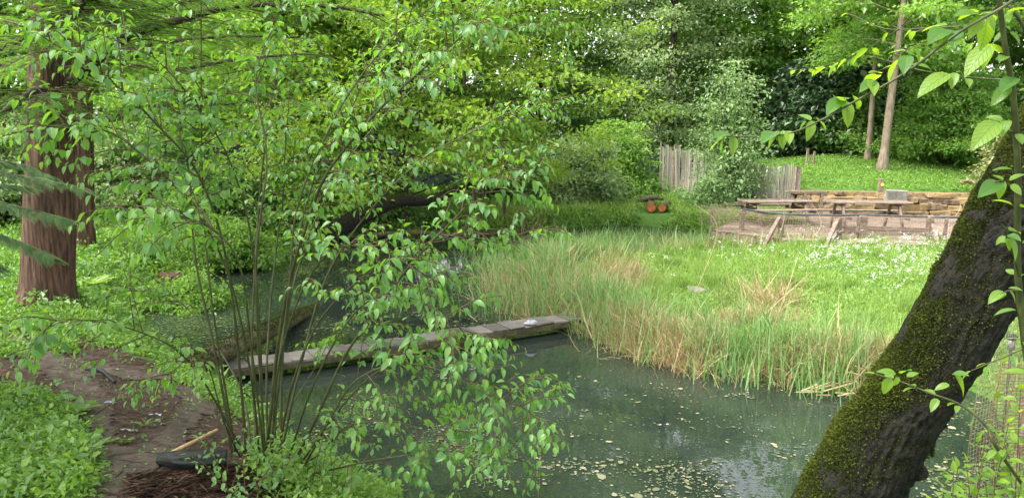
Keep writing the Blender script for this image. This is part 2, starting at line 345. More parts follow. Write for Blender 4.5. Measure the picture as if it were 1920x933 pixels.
def water_mat():
    m, t, N, L = new_mat('pond_water')
    tc = N.new("ShaderNodeTexCoord")
    n1 = N.new("ShaderNodeTexNoise"); n1.inputs['Scale'].default_value = 1.1; n1.inputs['Detail'].default_value = 4; L.new(tc.outputs['Object'], n1.inputs['Vector'])
    n2 = N.new("ShaderNodeTexNoise"); n2.inputs['Scale'].default_value = 9; n2.inputs['Detail'].default_value = 2; L.new(tc.outputs['Object'], n2.inputs['Vector'])
    r = ramp(N, [(.35, (.014, .021, .016)), (.65, (.026, .036, .027))]); L.new(n1.outputs['Fac'], r.inputs[0])
    p = N.new("ShaderNodeBsdfPrincipled"); p.inputs['Roughness'].default_value = .01; p.inputs['IOR'].default_value = 1.33; p.inputs['Specular IOR Level'].default_value = .8
    L.new(r.outputs[0], p.inputs['Base Color'])
    b1 = N.new("ShaderNodeBump"); b1.inputs['Strength'].default_value = .03; b1.inputs['Distance'].default_value = .02; L.new(n2.outputs['Fac'], b1.inputs['Height'])
    L.new(b1.outputs[0], p.inputs['Normal'])
    o = N.new("ShaderNodeOutputMaterial"); L.new(p.outputs[0], o.inputs[0]); return m
M['water'] = water_mat()

# ------------------------------------------------------------------ scene tree helpers
def tag(o, label=None, cat=None, group=None, kind=None):
    if label: o['label'] = label
    if cat: o['category'] = cat
    if group: o['group'] = group
    if kind: o['kind'] = kind
    return o
def thing(name, label, cat, loc, group=None):
    o = bpy.data.objects.new(name, None); o.empty_display_size = .2; COL.objects.link(o); o.location = tuple(float(v) for v in loc)
    return tag(o, label, cat, group)
def part(g, name, mat, root, smooth=True):
    return g.build(name, mat, root, origin=np.array(root.location), smooth=smooth)
def sub(g, name, mat, root, parent, smooth=True):
    return g.build(name, mat, parent, origin=np.array(root.location), smooth=smooth)

# ------------------------------------------------------------------ terrain and pond
POND_PX = [(1800, 1150), (1300, 1120), (900, 1040), (770, 960), (650, 905), (570, 850), (510, 790), (440, 738), (372, 705), (300, 665),
           (258, 615), (262, 578), (305, 548), (400, 515), (500, 470), (640, 437), (760, 433), (880, 438), (1000, 432), (1100, 424), (1180, 420),
           (1240, 426), (1330, 436), (1400, 446), (1545, 459), (1540, 468), (1400, 480), (1250, 486), (1120, 497), (985, 525), (960, 560), (1040, 590), (1130, 612),
           (1200, 650), (1300, 688), (1400, 700), (1500, 715), (1580, 742), (1650, 735), (1720, 722), (1790, 722), (1860, 748), (1900, 850), (1880, 1000), (1850, 1100)]
POND = np.array([onz(*p)[:2] for p in POND_PX])
def polydist(P, poly):
    """signed distance to a polygon, negative inside"""
    P = np.asarray(P, float).reshape(-1, 2); d2 = np.full(len(P), 1e9); ins = np.zeros(len(P), bool)
    n = len(poly)
    for i in range(n):
        a, b = poly[i], poly[(i + 1) % n]; e = b - a; v = P - a
        t = np.clip((v @ e) / (e @ e), 0, 1); q = v - t[:, None] * e
        d2 = np.minimum(d2, (q ** 2).sum(1))
        c = ((a[1] > P[:, 1]) != (b[1] > P[:, 1])) & (P[:, 0] < (b[0] - a[0]) * (P[:, 1] - a[1]) / (b[1] - a[1] + 1e-12) + a[0])
        ins ^= c
    return np.where(ins, -np.sqrt(d2), np.sqrt(d2))
CTRL = np.array([(0, 0, .95), (-2, 3, .82), (2, 3, .78), (-4, 5, .7), (-3.2, 6.6, .5), (-5.6, 9.4, .5), (-7.5, 13.5, .6), (-12, 10, .8), (-12, 18, .8), (-5, 15, .4), (-4, 20, .4),
                 (0, 22, .35), (-8, 25, .6), (5, 20.5, .3), (2, 10, .12), (3, 12, .2), (5, 13, .25), (4.5, 9.5, .2), (7, 10, .3), (8, 15, .3), (4.6, 5, .5), (6, 3, .8), (5.5, 8, .35), (12, 16, .3),
                 (10, 20, .3), (6, 26, .5), (0, 32, .5), (14, 32, 1.1), (-20, 30, .9), (-25, 10, 1.2), (25, 15, .8), (30, 40, 1.2), (-30, 50, 1.2), (0, 55, 1.0)])
def sst(x): x = np.clip(x, 0, 1); return x * x * (3 - 2 * x)
def gz(x, y):
    x = np.asarray(x, float).ravel(); y = np.asarray(y, float).ravel(); P = np.stack([x, y], -1)
    w_ = 1 / (((P[:, None] - CTRL[None, :, :2]) ** 2).sum(-1) + .3) ** 1.7
    T = (w_ * CTRL[:, 2]).sum(1) / w_.sum(1)
    mound = sst((y - 22.15) / .25) * sst((x - 7.7) / .7) * sst((24 - x) / 6) * (.55 + .32 * np.exp(-((x - 11) ** 2 / 14 + (y - 26) ** 2 / 12)))
    T = T + mound
    d = polydist(P, POND)
    p3 = np.stack([x, y, 0 * x], -1)
    T = T + .05 * noise(p3, .55, 3) * sst(d) + .018 * noise(p3, 3.1, 5)
    wd = np.clip(T * 1.3, .35, 1.1)
    return np.where(d > 0, .03 + (T - .03) * sst(d / wd * .6 + .18) * np.clip(d / .12, 0, 1), np.maximum(-.5, d * .9 - .02))
def gz1(x, y): return float(gz([x], [y])[0])
def ong(px, py):
    z = .3
    for _ in range(12):
        p = onz(px, py, z); z = .5 * z + .5 * gz1(p[0], p[1])
    p = onz(px, py, z); p[2] = gz1(p[0], p[1]); return p

def axis(segs):
    out = []
    for a, b, n in segs: out.append(np.linspace(a, b, n, endpoint=False))
    return np.concatenate(out + [[segs[-1][1]]])
gx = axis([(-250, -40, 8), (-40, -14, 26), (-14, -6.5, 40), (-6.5, 6, 150), (6, 16, 70), (16, 45, 29), (45, 250, 8)])
gy = axis([(-60, -2, 14), (-2, 2.5, 18), (2.5, 11, 110), (11, 24, 95), (24, 50, 40), (50, 300, 10)])
GX, GY = np.meshgrid(gx, gy); Gz = gz(GX, GY)
PATHS_PX = [[(-60, 590), (40, 640), (110, 690), (170, 745), (195, 800), (190, 860), (215, 933), (240, 1010)],
            [(390, 720), (370, 760), (330, 810), (285, 855), (235, 905), (225, 950)], [(70, 660), (160, 690), (260, 705), (345, 712)]]
PATHS = [np.array([ong(*p)[:2] for p in pl]) for pl in PATHS_PX]
def linedist(P, line):
    d = np.full(len(P), 1e9)
    for a, b in zip(line[:-1], line[1:]):
        e = b - a; v = P - a; t = np.clip((v @ e) / (e @ e), 0, 1); d = np.minimum(d, np.linalg.norm(v - t[:, None] * e, axis=1))
    return d
BARE = np.array([ong(*p)[:2] for p in [(-40, 640), (20, 610), (90, 620), (200, 650), (290, 690), (380, 715), (470, 780), (470, 860), (560, 930), (600, 1000), (150, 1000), (200, 900), (170, 790), (60, 750), (-60, 740)]])
def bare(P):
    """0 on bare or littered soil, 1 where plants grow"""
    P = np.asarray(P).reshape(-1, 2)
    p3 = np.hstack([P, np.zeros((len(P), 1))])
    return sst((polydist(P, BARE) + .12 * noise(p3, 2.2, 9)) / .35 + .2)
g = Geo()
ni, nj = GX.shape
V = np.stack([GX.ravel(), GY.ravel(), Gz], -1)
i = np.arange(ni - 1)[:, None]; j = np.arange(nj - 1)[None]
FQ = np.stack([i * nj + j, i * nj + j + 1, (i + 1) * nj + j + 1, (i + 1) * nj + j], -1).reshape(-1, 4)
XY = V[:, :2]
g.add(V, FQ, bare(XY))
tag(g.build('ground', M['ground']), kind='structure')
# trodden path: a sheet just above the ground
px_, py_ = np.arange(-7.5, -.6, .03), np.arange(2.4, 9.8, .03); PX_, PY_ = np.meshgrid(px_, py_); PV = np.stack([PX_.ravel(), PY_.ravel()], -1)
pd = np.min([linedist(PV, l) for l in PATHS], axis=0); p3_ = np.hstack([PV, np.zeros((len(PV), 1))])
near_ = pd < .5; PV = PV; zz = np.zeros(len(PV)); zz[near_] = gz(PV[near_, 0], PV[near_, 1])
msk = (pd < .13 + .07 * noise(p3_, 2.5, 21) + .035 * noise(p3_, 11, 22)) & (polydist(PV, POND) > .05)
ni, nj = PX_.shape; i = np.arange(ni - 1)[:, None]; j = np.arange(nj - 1)[None]; FP_ = np.stack([i * nj + j, i * nj + j + 1, (i + 1) * nj + j + 1, (i + 1) * nj + j], -1).reshape(-1, 4)
fm = msk[FP_].all(1); used = np.unique(FP_[fm]); remap = -np.ones(len(PV), int); remap[used] = np.arange(len(used))
g = Geo(); g.add(np.hstack([PV[used], zz[used, None] + .010]), remap[FP_[fm]]); tag(g.build('path', M['mud']), kind='structure')
# water sheet
wb = onz(960, 420)
g = Geo(); X0, X1, Y0, Y1 = -9, 9, 2.5, 24
g.add([(X0, Y0, 0), (X1, Y0, 0), (X1, Y1, 0), (X0, Y1, 0)], [[0, 1, 2, 3]]); tag(g.build('pond_water', M['water'], smooth=False), kind='structure')

# ------------------------------------------------------------------ growing helpers
def inpoly(P, poly): return polydist(P, poly) < 0
def sample_poly(poly, n):
    lo, hi = poly.min(0), poly.max(0); out = np.zeros((0, 2))
    while len(out) < n:
        q = R.uniform(lo, hi, (n, 2)); out = np.vstack([out, q[inpoly(q, poly)]])
    return out[:n]
def ppoly(px, z=.15): return np.array([onz(*p, z)[:2] for p in px])
def gpoly(px): return np.array([ong(*p)[:2] for p in px])
BL = [blade_template(c, w_) for c, w_ in ((.1, .022), (.3, .024), (.55, .028), (.8, .03))]
def blades(g, P, h, wd=1.0, rlo=0, rhi=1, lean=.25, tmpl=None):
    N = len(P); k = R.integers(0, len(BL), N) if tmpl is None else np.full(N, tmpl)
    a = R.uniform(0, 6.283, N); rnd = np.clip(R.normal((rlo + rhi) / 2, (rhi - rlo) / 4, N), 0, 1)
    ux = np.stack([np.cos(a), np.sin(a), 0 * a], -1); lz = np.stack([R.normal(0, lean, N), R.normal(0, lean, N), np.ones(N)], -1); lz = unit(lz)
    uy = unit(np.cross(lz, ux)); ux = np.cross(uy, lz); Mx = np.stack([ux, uy, lz], -1)
    for q in range(len(BL)):
        s_ = k == q; hh = h[s_]
        g.scatter(BL[q], P[s_], Mx[s_], np.stack([hh * 0 + wd * .45 , hh, hh], -1) if False else np.stack([np.full(s_.sum(), wd), hh, hh], -1), rnd[s_])
def leaves(g, C, rad, n_per, size, T=T_DIA, flat=.4, down=.25, crnd=None, outward=None, upn=1.2, szv=.25):
    """leaves through the volume of each flattened clump"""
    C = np.asarray(C); N = len(C) * n_per; ci = np.repeat(np.arange(len(C)), n_per)
    rad = np.broadcast_to(rad, (len(C),))[ci]
    o = R.normal(0, .5, (N, 3)); P = C[ci] + o * rad[:, None] * [1, 1, flat]
    d = unit(o * [1, 1, .4] + R.normal(0, .6, (N, 3)) + [0, 0, -down])
    n = unit(R.normal(0, .6, (N, 3)) + [0, 0, upn])
    cr = R.uniform(0, 1, len(C)) if crnd is None else crnd
    rnd = np.clip(.55 * cr[ci] + .45 * R.uniform(0, 1, N) + 0.12 * o[:, 2], 0, 1)
    g.scatter(T, P, frames(d, n), size * np.exp(R.normal(0, szv, N)), rnd)
def make_tree(name, label, cat, x, y, H, cb, Rad, leafmat, barkmat, tr=.14, nl=46, cl=4, npl=110, size=.15, flat=.32, clump=.75, tilt=.25, lean=(0, 0), T=T_DIA,
              group=None, top=.35, offset=(0, 0), sub_=1, bushy=False, down=.25, low=0.0):
    z = gz1(x, y); root = thing(name, label, cat, (x, y, z), group)
    base = np.array([x, y, z - .15]); g = Geo(); lv = Geo()
    n = 14; t = np.linspace(0, 1, n); ph = R.uniform(0, 6.28, 4)
    tp = base + np.stack([lean[0] * t + .12 * np.sin(3 * t + ph[0]) * t, lean[1] * t + .12 * np.sin(2.5 * t + ph[1]) * t, H * .95 * t], -1)
    if not bushy:
        rr = tr * (1 - t) ** .8 + .02; rr[0] *= 1.5
        tube(g, spline(tp, 40), np.interp(np.linspace(0, 1, 40), t, rr), 12, disp=lambda P, a, D: 1 + .06 * noise((P[:, None] + D * .3).reshape(-1, 3), 2.5, 4).reshape(len(P), -1))
    cs = []
    for k in range(nl):
        f = (k + R.uniform(0, 1)) / nl; h = cb + (H - cb) * f
        prof = math.sin(math.pi * min(1, (f * (1 - top) + top * .75))) ** .6 if not bushy else (1 - f * .75)
        prof = max(prof, .25) if f < .9 else .35
        a = k * 2.39996 + R.uniform(-.5, .5); L = Rad * prof * R.uniform(.65, 1.12)
        p0 = base + np.array([lean[0] * h / H, lean[1] * h / H, max(.1, h - (L * tilt * .6 if not bushy else h * .8))])
        d = np.array([math.cos(a), math.sin(a), 0]); p1 = base + np.array([lean[0] * h / H, lean[1] * h / H, h + low * -L * .3]) + d * L + np.array([offset[0] * f, offset[1] * f, L * tilt * .3])
        mid = (p0 + p1) / 2 + [0, 0, L * .12]
        path = spline([p0, mid, p1], 7); tube(g, path, np.linspace(tr * (.22 if not bushy else .22), .006, 7), 5, cap=False)
        for q in range(cl):
            s_ = 1 - (q / cl) * .62; c = path[min(6, int(s_ * 6))] + R.normal(0, clump * .45, 3) * [1, 1, .5]; cs.append(c)
    cs = np.array(cs)
    leaves(lv, cs, clump * R.uniform(.7, 1.25, len(cs)), npl, size, T, flat, down)
    part(g, 'trunk' if not bushy else 'stems', barkmat, root)
    part(lv, 'crown' if not bushy else 'foliage', leafmat, root, smooth=False)
    return root
def copy_tree(o, parent=None):
    c = o.copy(); COL.objects.link(c); c.parent = parent
    for ch in list(o.children): copy_tree(ch, c)
    return c
def wx(px, Y): return (px - 960) / FPX * Y / math.cos(PITCH) * math.cos(PITCH)
#PART2
# ------------------------------------------------------------------ far woodland and background trees
def px_x(px, py, Y): return float(at(px, py, Y)[0])
g = Geo()                                                     # the wood behind everything: one mass nobody could count
N = 1000; a = R.uniform(-72, 72, N); rr = R.uniform(42, 58, N); hx = np.radians(a)
C = np.stack([np.sin(hx) * rr, np.cos(hx) * rr, 24 * R.uniform(0, 1, N) ** 1.15 + .5 + .03 * rr], -1)
gap = (C[:, 0] / C[:, 1] > .26) & (C[:, 0] / C[:, 1] < .375)
C[gap, 2] *= .26
leaves(g, C, 2.2, 190, .44, T_DIA, .55, .3)
tag(g.build('far_woodland', M['fresh'], smooth=False), 'distant mass of green woodland closing the view behind the trees', 'woodland', kind='stuff')

# (px of the trunk, distance, height, crown base, radius, material, kind)
BGT = [
 ('broadleaf_tree', 'tall broadleaf tree at the far left behind the redwoods', 20, 24, 15, 1.0, 4.4, 'mid', {}),
 ('broadleaf_tree', 'broadleaf tree behind the dark green fence, just right of the redwoods', 300, 34, 20, 1.8, 4.8, 'fresh', {}),
 ('broadleaf_tree', 'broadleaf tree behind the dark green fence, straight above the arching mossy trunk', 560, 33, 20, 1.6, 4.8, 'mid', {}),
 ('broadleaf_tree', 'light green broadleaf tree behind the fence, left of the yellow-green spreading tree', 770, 35, 21, 1.6, 5.0, 'fresh', {}),
 ('broadleaf_tree', 'broadleaf tree hidden behind the yellow-green spreading tree', 1010, 36, 21, 1.5, 5.0, 'mid', {}),
 ('ivy_tree', 'dark ivy-clad tree standing behind the tall end of the paling fence', 1255, 33, 18, .6, 3.0, 'grey', dict(size=.13, npl=150)),
 ('pale_tree', 'tall light green tree behind the willow and paling fence', 1370, 37, 11.5, 1.5, 4.0, 'fresh', dict(npl=110)),
 ('holly_tree', 'blackish evergreen in the shade between the willow and the pair of bare trunks', 1555, 32, 3.9, .2, 2.1, 'dark', dict(npl=170)),
 ('broadleaf_tree', 'yellow-green tree in the far gap right of the willow, sky showing through it', 1490, 40, 10.0, 3.0, 3.6, 'maple', dict(npl=70)),
 ('broadleaf_tree', 'broadleaf tree on the far right behind the grassy mound', 1800, 34, 19, 1.0, 4.8, 'fresh', {}),
 ('broadleaf_tree', 'broadleaf tree at the right edge behind the leaning mossy trunk', 2010, 30, 18, 1.0, 4.6, 'mid', {}),
 ('broadleaf_tree', 'light green tree at the back of the mound, right of the bare pale trunk', 1670, 37, 14, .8, 3.6, 'maple', {}),
]
for nm, lab, px, Y, H, cb, Rd, mt, kw in BGT:
    k_ = dict(nl=70, cl=5, npl=130, size=.2, clump=.9, tr=.16); k_.update(kw)
    make_tree(nm, lab, nm.split('_')[-1] if nm != 'broadleaf_tree' else 'tree', px_x(px, 300, Y), Y, H, cb, Rd, M[mt], M['bark'], group='trees at the back of the garden', **k_)
# the pair of slender trees on the mound: clear stems, crowns high with leafy sprays hanging low
for lab, px, Y, H, tr_, ln in (('taller slender tree on the mound with a bare pale trunk, nearest the stone wall', 1652, 25.5, 12, .12, (.7, 0)),
                               ('thin pale-trunked tree just left of the stouter trunk on the mound', 1624, 28, 11.5, .08, (.15, 0))):
    make_tree('slender_tree', lab, 'tree', px_x(px, 335, Y), Y, H, 3.4, 2.9, M['fresh'], M['greybark'], tr=tr_, nl=44, cl=4, npl=105, size=.14, clump=.62, lean=ln, tilt=.1, low=.15, group='slender trees on the mound')
# yellow-green spreading tree in the middle
make_tree('spreading_tree', 'yellow-green spreading tree across the pond whose low boughs overhang the far bank', 'tree', px_x(760, 380, 19.5), 19.5, 9.5, 1.9, 5.6, M['maple'], M['bark'],
          tr=.11, nl=96, cl=7, npl=115, size=.11, flat=.3, clump=.62, tilt=.12, low=.08, top=.5, offset=(1.1, -.3))
make_tree('spreading_tree', 'bright green tree left of the yellow-green one, its sprays layered over the fence', 'tree', px_x(520, 380, 21), 21, 9.5, 2.0, 4.6, M['fresh'], M['bark'],
          tr=.11, nl=90, cl=6, npl=115, size=.11, flat=.28, clump=.6, tilt=.1, top=.5)
# shrubs
SHR = [
 ('willow_bush', 'silvery green willow bush half hiding the paling fence', 'bush', 1368, 23.2, 4.4, 1.25, 'pale', dict(nl=56, cl=4, npl=38, size=.095, clump=.42, flat=.5, low=-.55)),
 ('willow_bush', 'low silvery willow at the left foot of the taller willow, spilling toward the water', 'bush', 1335, 22.6, 1.1, .55, 'pale', dict(nl=24, cl=4, npl=60, size=.09, clump=.26, flat=.6)),
 ('leafy_bush', 'dense bush in front of the ivy-clad tree at the left end of the paling fence', 'bush', 1150, 26.3, 2.6, 1.5, 'fresh', dict(nl=40, cl=4, npl=120, size=.11, clump=.5)),
 ('leafy_bush', 'white-tipped light green bush under the right edge of the yellow-green tree', 'bush', 1090, 24, 2.2, 1.5, 'grey', dict(nl=40, cl=4, npl=120, size=.10, clump=.45)),
 ('leafy_bush', 'bush below the yellow-green tree in front of the dark fence', 'bush', 960, 25, 2.0, 1.6, 'mid', dict(nl=36, cl=4, npl=110, size=.11, clump=.45)),
 ('leafy_bush', 'taller bush on the far bank behind the root end of the arching trunk', 'bush', 560, 19, 1.7, 1.6, 'fresh', dict(nl=36, cl=4, npl=110, size=.09, clump=.42)),
 ('leafy_bush', 'bush directly behind the arching mossy trunk', 'bush', 720, 20, 1.8, 1.6, 'mid', dict(nl=36, cl=4, npl=110, size=.09, clump=.42)),
 ('leafy_bush', 'round green bush on the left bank above the reddish stump', 'bush', 345, 11.6, 1.0, .95, 'fresh', dict(nl=40, cl=4, npl=130, size=.06, clump=.26)),
 ('leafy_bush', 'low bush hanging over the duckweed just right of the reddish stump', 'bush', 430, 15.0, 1.0, 1.0, 'fresh', dict(nl=36, cl=4, npl=110, size=.07, clump=.3)),
 ('leafy_bush', 'low bush on the bank left of the root end of the arching trunk', 'bush', 545, 17.2, 1.1, 1.1, 'fresh', dict(nl=36, cl=4, npl=110, size=.075, clump=.32)),
 ('leafy_bush', 'bush behind the round green bush, below the dark fence', 'bush', 420, 17.5, 1.5, 1.5, 'mid', dict(nl=36, cl=4, npl=110, size=.085, clump=.4)),
 ('leafy_bush', 'bluish green bush right behind the rear redwood', 'bush', 230, 18.5, 2.3, 1.6, 'grey', dict(nl=40, cl=4, npl=120, size=.085, clump=.42)),
 ('leafy_bush', 'bluish green bush at the left edge behind the big redwood', 'bush', 10, 16, 2.3, 1.5, 'grey', dict(nl=40, cl=4, npl=120, size=.085, clump=.42)),
 ('leafy_bush', 'leafy maple bush on the right of the mound, arching over the stacked stones', 'bush', 1775, 27, 3.6, 2.3, 'fresh', dict(nl=60, cl=5, npl=120, size=.115, clump=.55)),
 ('leafy_bush', 'low maple shoots between the two bare trunks and the blackish evergreen', 'bush', 1590, 30.5, 2.7, 1.7, 'fresh', dict(nl=42, cl=4, npl=120, size=.115, clump=.5)),
 ('leafy_bush', 'leafy bush behind the right-hand trunk of the mound', 'bush', 1690, 31.5, 3.2, 1.8, 'mid', dict(nl=42, cl=4, npl=120, size=.12, clump=.5)),
 ('variegated_bush', 'pale yellow variegated bush beside the leaning trunk at the far right', 'bush', 1885, 21.5, 2.4, .95, 'varieg', dict(nl=40, cl=4, npl=70, size=.10, clump=.35)),
]
for nm, lab, cat, px, Y, H, Rd, mt, kw in SHR:
    make_tree(nm, lab, cat, px_x(px, 390, Y), Y, H, .25, Rd, M[mt], M['bark'], tr=.06, bushy=True, tilt=.3, group='bushes round the pond' if nm == 'leafy_bush' else None, **kw)

# ------------------------------------------------------------------ dark green boundary fence
def fence_panelled(name, label, A, B, topA, topB):
    root = thing(name, label, 'fence', (A[0], A[1], gz1(*A)), 'dark green boundary fence runs')
    A = np.array(A); B = np.array(B); L = np.linalg.norm(B - A); n = max(2, int(L / 2.4))
    g = Geo(); gp = Geo()
    for k in range(n):
        a, b = A + (B - A) * k / n, A + (B - A) * (k + 1) / n; tz = topA + (topB - topA) * (k + .5) / n
        m = (a + b) / 2; zb = gz1(*m) - .1; ang = math.atan2(b[1] - a[1], b[0] - a[0])
        box(g, (m[0], m[1], (zb + tz) / 2), (L / n - .09, .05, tz - zb), rz=ang)
        g2 = Geo(); box(g2, (a[0], a[1], (zb + tz) / 2 + .04), (.09, .09, tz - zb + .08), rz=ang); part(g2, 'post', M['panel'], root)
    part(g, 'panel', M['panel'], root, False)
fence_panelled('boundary_fence', 'dark green boundary fence glimpsed between the left-hand tree and middle stems', at(190, 300, 30)[:2], at(700, 300, 28.5)[:2], 2.3, 2.1)
fence_panelled('boundary_fence', 'dark green boundary fence ending at the tall end of the paling fence', at(704, 300, 28.5)[:2], at(1236, 300, 28.2)[:2], 2.05, 1.8)

# ------------------------------------------------------------------ paling fence
A = at(1236, 360, 27.0); B = at(1486, 395, 22.2); A[2] = gz1(A[0], A[1]); B[2] = gz1(B[0], B[1])
root = thing('paling_fence', 'grey chestnut paling fence with uneven tops behind the silvery willow', 'fence', A)
n = 74
for k in range(n):
    t = k / (n - 1); p = A + (B - A) * t; zb = gz1(p[0], p[1]) - .05
    h = (1.68 - .44 * t) + R.normal(0, .045) + (.12 if k in (0, 5, 9, 23) else 0)
    g = Geo(); tl = R.normal(0, .018)
    beam(g, (p[0], p[1] + R.normal(0, .01), zb), (p[0] + tl * h, p[1], zb + h), .058 + R.normal(0, .006), .022, rnd=R.uniform(), jit=.003)
    part(g, 'pale', M['paling'], root)
for hz in (.35, 1.0):
    g = Geo(); off = np.array([0.02, .05, 0]); beam(g, A + off + [0, 0, hz], B + off + [0, 0, hz * .85], .03, .07); part(g, 'rail', M['paling'], root)
for t, h in ((.14, 1.72), (1.012, 1.30)):
    p = A + (B - A) * t; g = Geo(); zb = gz1(p[0], p[1]) - .1; beam(g, (p[0], p[1] + (.09 if t < 1 else -.04), zb), (p[0] + .03, p[1] + (.09 if t < 1 else -.04), zb + h + .1), .15, .12); part(g, 'post', M['timber'], root)
# small stakes at the back
for px, h, lab in ((1511, .62, 'short grey stake left of the mound in front of the blackish evergreen'), (1524, .5, 'shorter grey stake of the pair at the left back of the mound')):
    p = at(px, 330, 28); z = gz1(p[0], p[1]); g = Geo(); beam(g, (0, 0, -.1), (.02, 0, h), .07, .07, jit=.006)
    o = g.build('wooden_stake', M['timber']); o.location = (p[0], p[1], z); tag(o, lab, 'stake', 'stakes at the back of the mound')

# ------------------------------------------------------------------ dry stone retaining wall
WA = np.array([at(1492, 400, 22.1)[0], 22.0]); WB = np.array([at(1880, 400, 20.6)[0], 20.6]); L = np.linalg.norm(WB - WA); ang = math.atan2(*(WB - WA)[::-1])
def rock(g, c, size, rz, rnd):
    t = Geo(); box(t, (0, 0, 0), size, bev=min(size) * .10, jit=min(size) * .12)
    V = t.V[0]; ca, sa = math.cos(rz), math.sin(rz)
    V = V @ np.array([[ca, -sa, 0], [sa, ca, 0], [0, 0, 1]]).T + np.asarray(c); n0 = g.n
    g.add(V, t.F4[0], rnd); g.F3.append(t.F3[0] + n0)
wz = gz1(*(WA - [0, 1])); 
root = thing('stone_wall', 'low dry stone retaining wall covered in yellow lichen holding up the grassy mound', 'wall', (WA[0], WA[1], wz))
g = Geo(); zc = wz - .05
for course, hgt in enumerate((.2, .19, .17, .11)):
    s = R.uniform(-.2, 0)
    while s < L:
        ln = R.uniform(.18, .75); hh = hgt + R.normal(0, .012)
        if course == 3 and R.uniform() < .3: s += ln * .7; continue
        m = WA + (WB - WA) * (s + ln / 2) / L + np.array([0, .03 * course + R.normal(0, .022)])
        rock(g, (m[0], m[1], zc + hh / 2), (ln * 1.0, .36 + R.normal(0, .03), hh * 1.02), ang + R.normal(0, .04), R.uniform())
        s += ln
    zc += hgt
part(g, 'stonework', M['stone'], root, False)
g = Geo(); wc = (WA + WB) / 2; box(g, (wc[0], wc[1] + .24, wz + .3), (L, .3, .66), rz=ang); part(g, 'backing', M['stone'], root, False)
p = at(1672, 380, 21.3); g = Geo(); rock(g, (0, 0, 0), (.55, .3, .26), .05, .9); o = g.build('grey_boulder', M['greystone'], smooth=False); o.location = (p[0], 21.15, .92)
tag(o, 'smooth grey boulder set in the lichened wall below the marker post', 'boulder')
root = thing('marker_post', 'short grey post with a yellow disc on top of the stone wall', 'post', (px_x(1648, 370, 21.5), 21.45, 1.0))
c = np.array(root.location); g = Geo(); beam(g, c - [0, 0, .1], c + [0.01, 0, .36], .13, .09, jit=.006); part(g, 'shaft', M['timber'], root, False)
g = Geo(); tube(g, [c + [.02, -.055, .2], c + [.02, -.06, .2]], .045, 14); part(g, 'disc', M['yellow'], root, False)
# stacked stones at the right end
for k, (px, py, lw) in enumerate(((1812, 342, .5), (1822, 352, .7), (1838, 350, .5), (1848, 362, .6), (1826, 362, .5))):
    p = at(px, py, 23.5); g = Geo(); rock(g, (0, 0, 0), (lw, .35, .13), R.normal(0, .2), R.uniform())
    o = g.build('loose_stone', M['stone'], smooth=False); o.location = tuple(p)
    tag(o, ['topmost flat yellow stone of the loose stack right of the mound', 'left flat stone under the topmost one in the loose stack', 'right flat stone beside the topmost one in the loose stack',
            'lowest right stone of the loose stack near the leaning trunk', 'lowest left stone of the loose stack right of the mound'][k], 'stone', 'loose flat stones right of the mound')

# ------------------------------------------------------------------ timber deck with picnic tables
DZ = .36
P_ = [onz(1336, 434, DZ), onz(1480, 452, DZ), onz(1640, 459, DZ), onz(1850, 463, DZ), np.array([13.5, 16.0, DZ]), np.array([13.3, 20.5, DZ]), np.array([8.2, 21.6, DZ]), np.array([6.4, 21.0, DZ])]
P_ = np.array(P_); n = len(P_); root = thing('timber_deck', 'weathered timber deck under the picnic tables at the edge of the pond', 'deck', P_[1] - [0, 0, .3])
g = Geo(); lo = P_ - [0, 0, .14]
g.add(np.vstack([P_, lo]), [[k, n + k, n + (k + 1) % n, (k + 1) % n] for k in range(n)])
cen = P_.mean(0); g.add(np.vstack([P_, cen]), [[k, (k + 1) % n, n] for k in range(n)])
part(g, 'frame', M['timber'], root, False)
g = Geo(); y = P_[:, 1].min() + .07
def xspan(y):
    xs = []
    for a, b in zip(P_, np.roll(P_, -1, 0)):
        if (a[1] - y) * (b[1] - y) < 0: xs.append(a[0] + (b[0] - a[0]) * (y - a[1]) / (b[1] - a[1]))
    return (min(xs), max(xs)) if len(xs) >= 2 else None
while y < P_[:, 1].max() - .08:
    s_ = xspan(y)
    if s_ and s_[1] - s_[0] > .4:
        x = s_[0]
        while x < s_[1]:
            ln = min(R.uniform(2.2, 4.2), s_[1] - x); box(g, (x + ln / 2, y, DZ + .018), (ln - .012, .135, .03), rnd=R.uniform(), bev=.004, jit=.0015); x += ln
    y += .15
part(g, 'boards', M['timber'], root, False)

# wire fence with braced posts along the deck
FZ = DZ - .1; TOPH = .62
def foot(px, py): return onz(px, py, FZ)
posts = [(1332, 437, .62, .05), (1389, 443, .62, .09), (1462, 455, .58, .11), (1571, 459, .6, .12), (1614, 458, .62, .16), (1740, 463, .66, .12), (1768, 464, .62, .06), (1850, 466, .62, .08)]
root = thing('wire_fence', 'rusty wire mesh fence on weathered posts between the deck and the meadow', 'fence', foot(1571, 459))
FP = []
for px, py, h, wd in posts:
    p = foot(px, py); FP.append(p); g = Geo(); beam(g, p - [0, 0, .35], p + [R.normal(0, .01), 0, h], wd, wd, jit=.005, bev=.01); part(g, 'post', M['timber'], root, False)
FP = np.array(FP)
for (pa, pb, h) in (((1425, 462), (1458, 455), .55), ((1538, 470), (1568, 459), .56), ((1762, 474), (1744, 463), .5), ((1548, 462), (1566, 459), .3)):
    a, b = foot(*pa), foot(*pb); g = Geo(); beam(g, a - [0, .05, .12], b + [0, -.02, h], .08, .07, jit=.004); part(g, 'brace', M['timber'], root, False)
for i0, i1, z in ((3, 4, .3), (4, 5, .36)):
    g = Geo(); beam(g, FP[i0] + [0, -.03, z], FP[i1] + [0, -.03, z], .05, .09); part(g, 'rail', M['timber'], root, False)
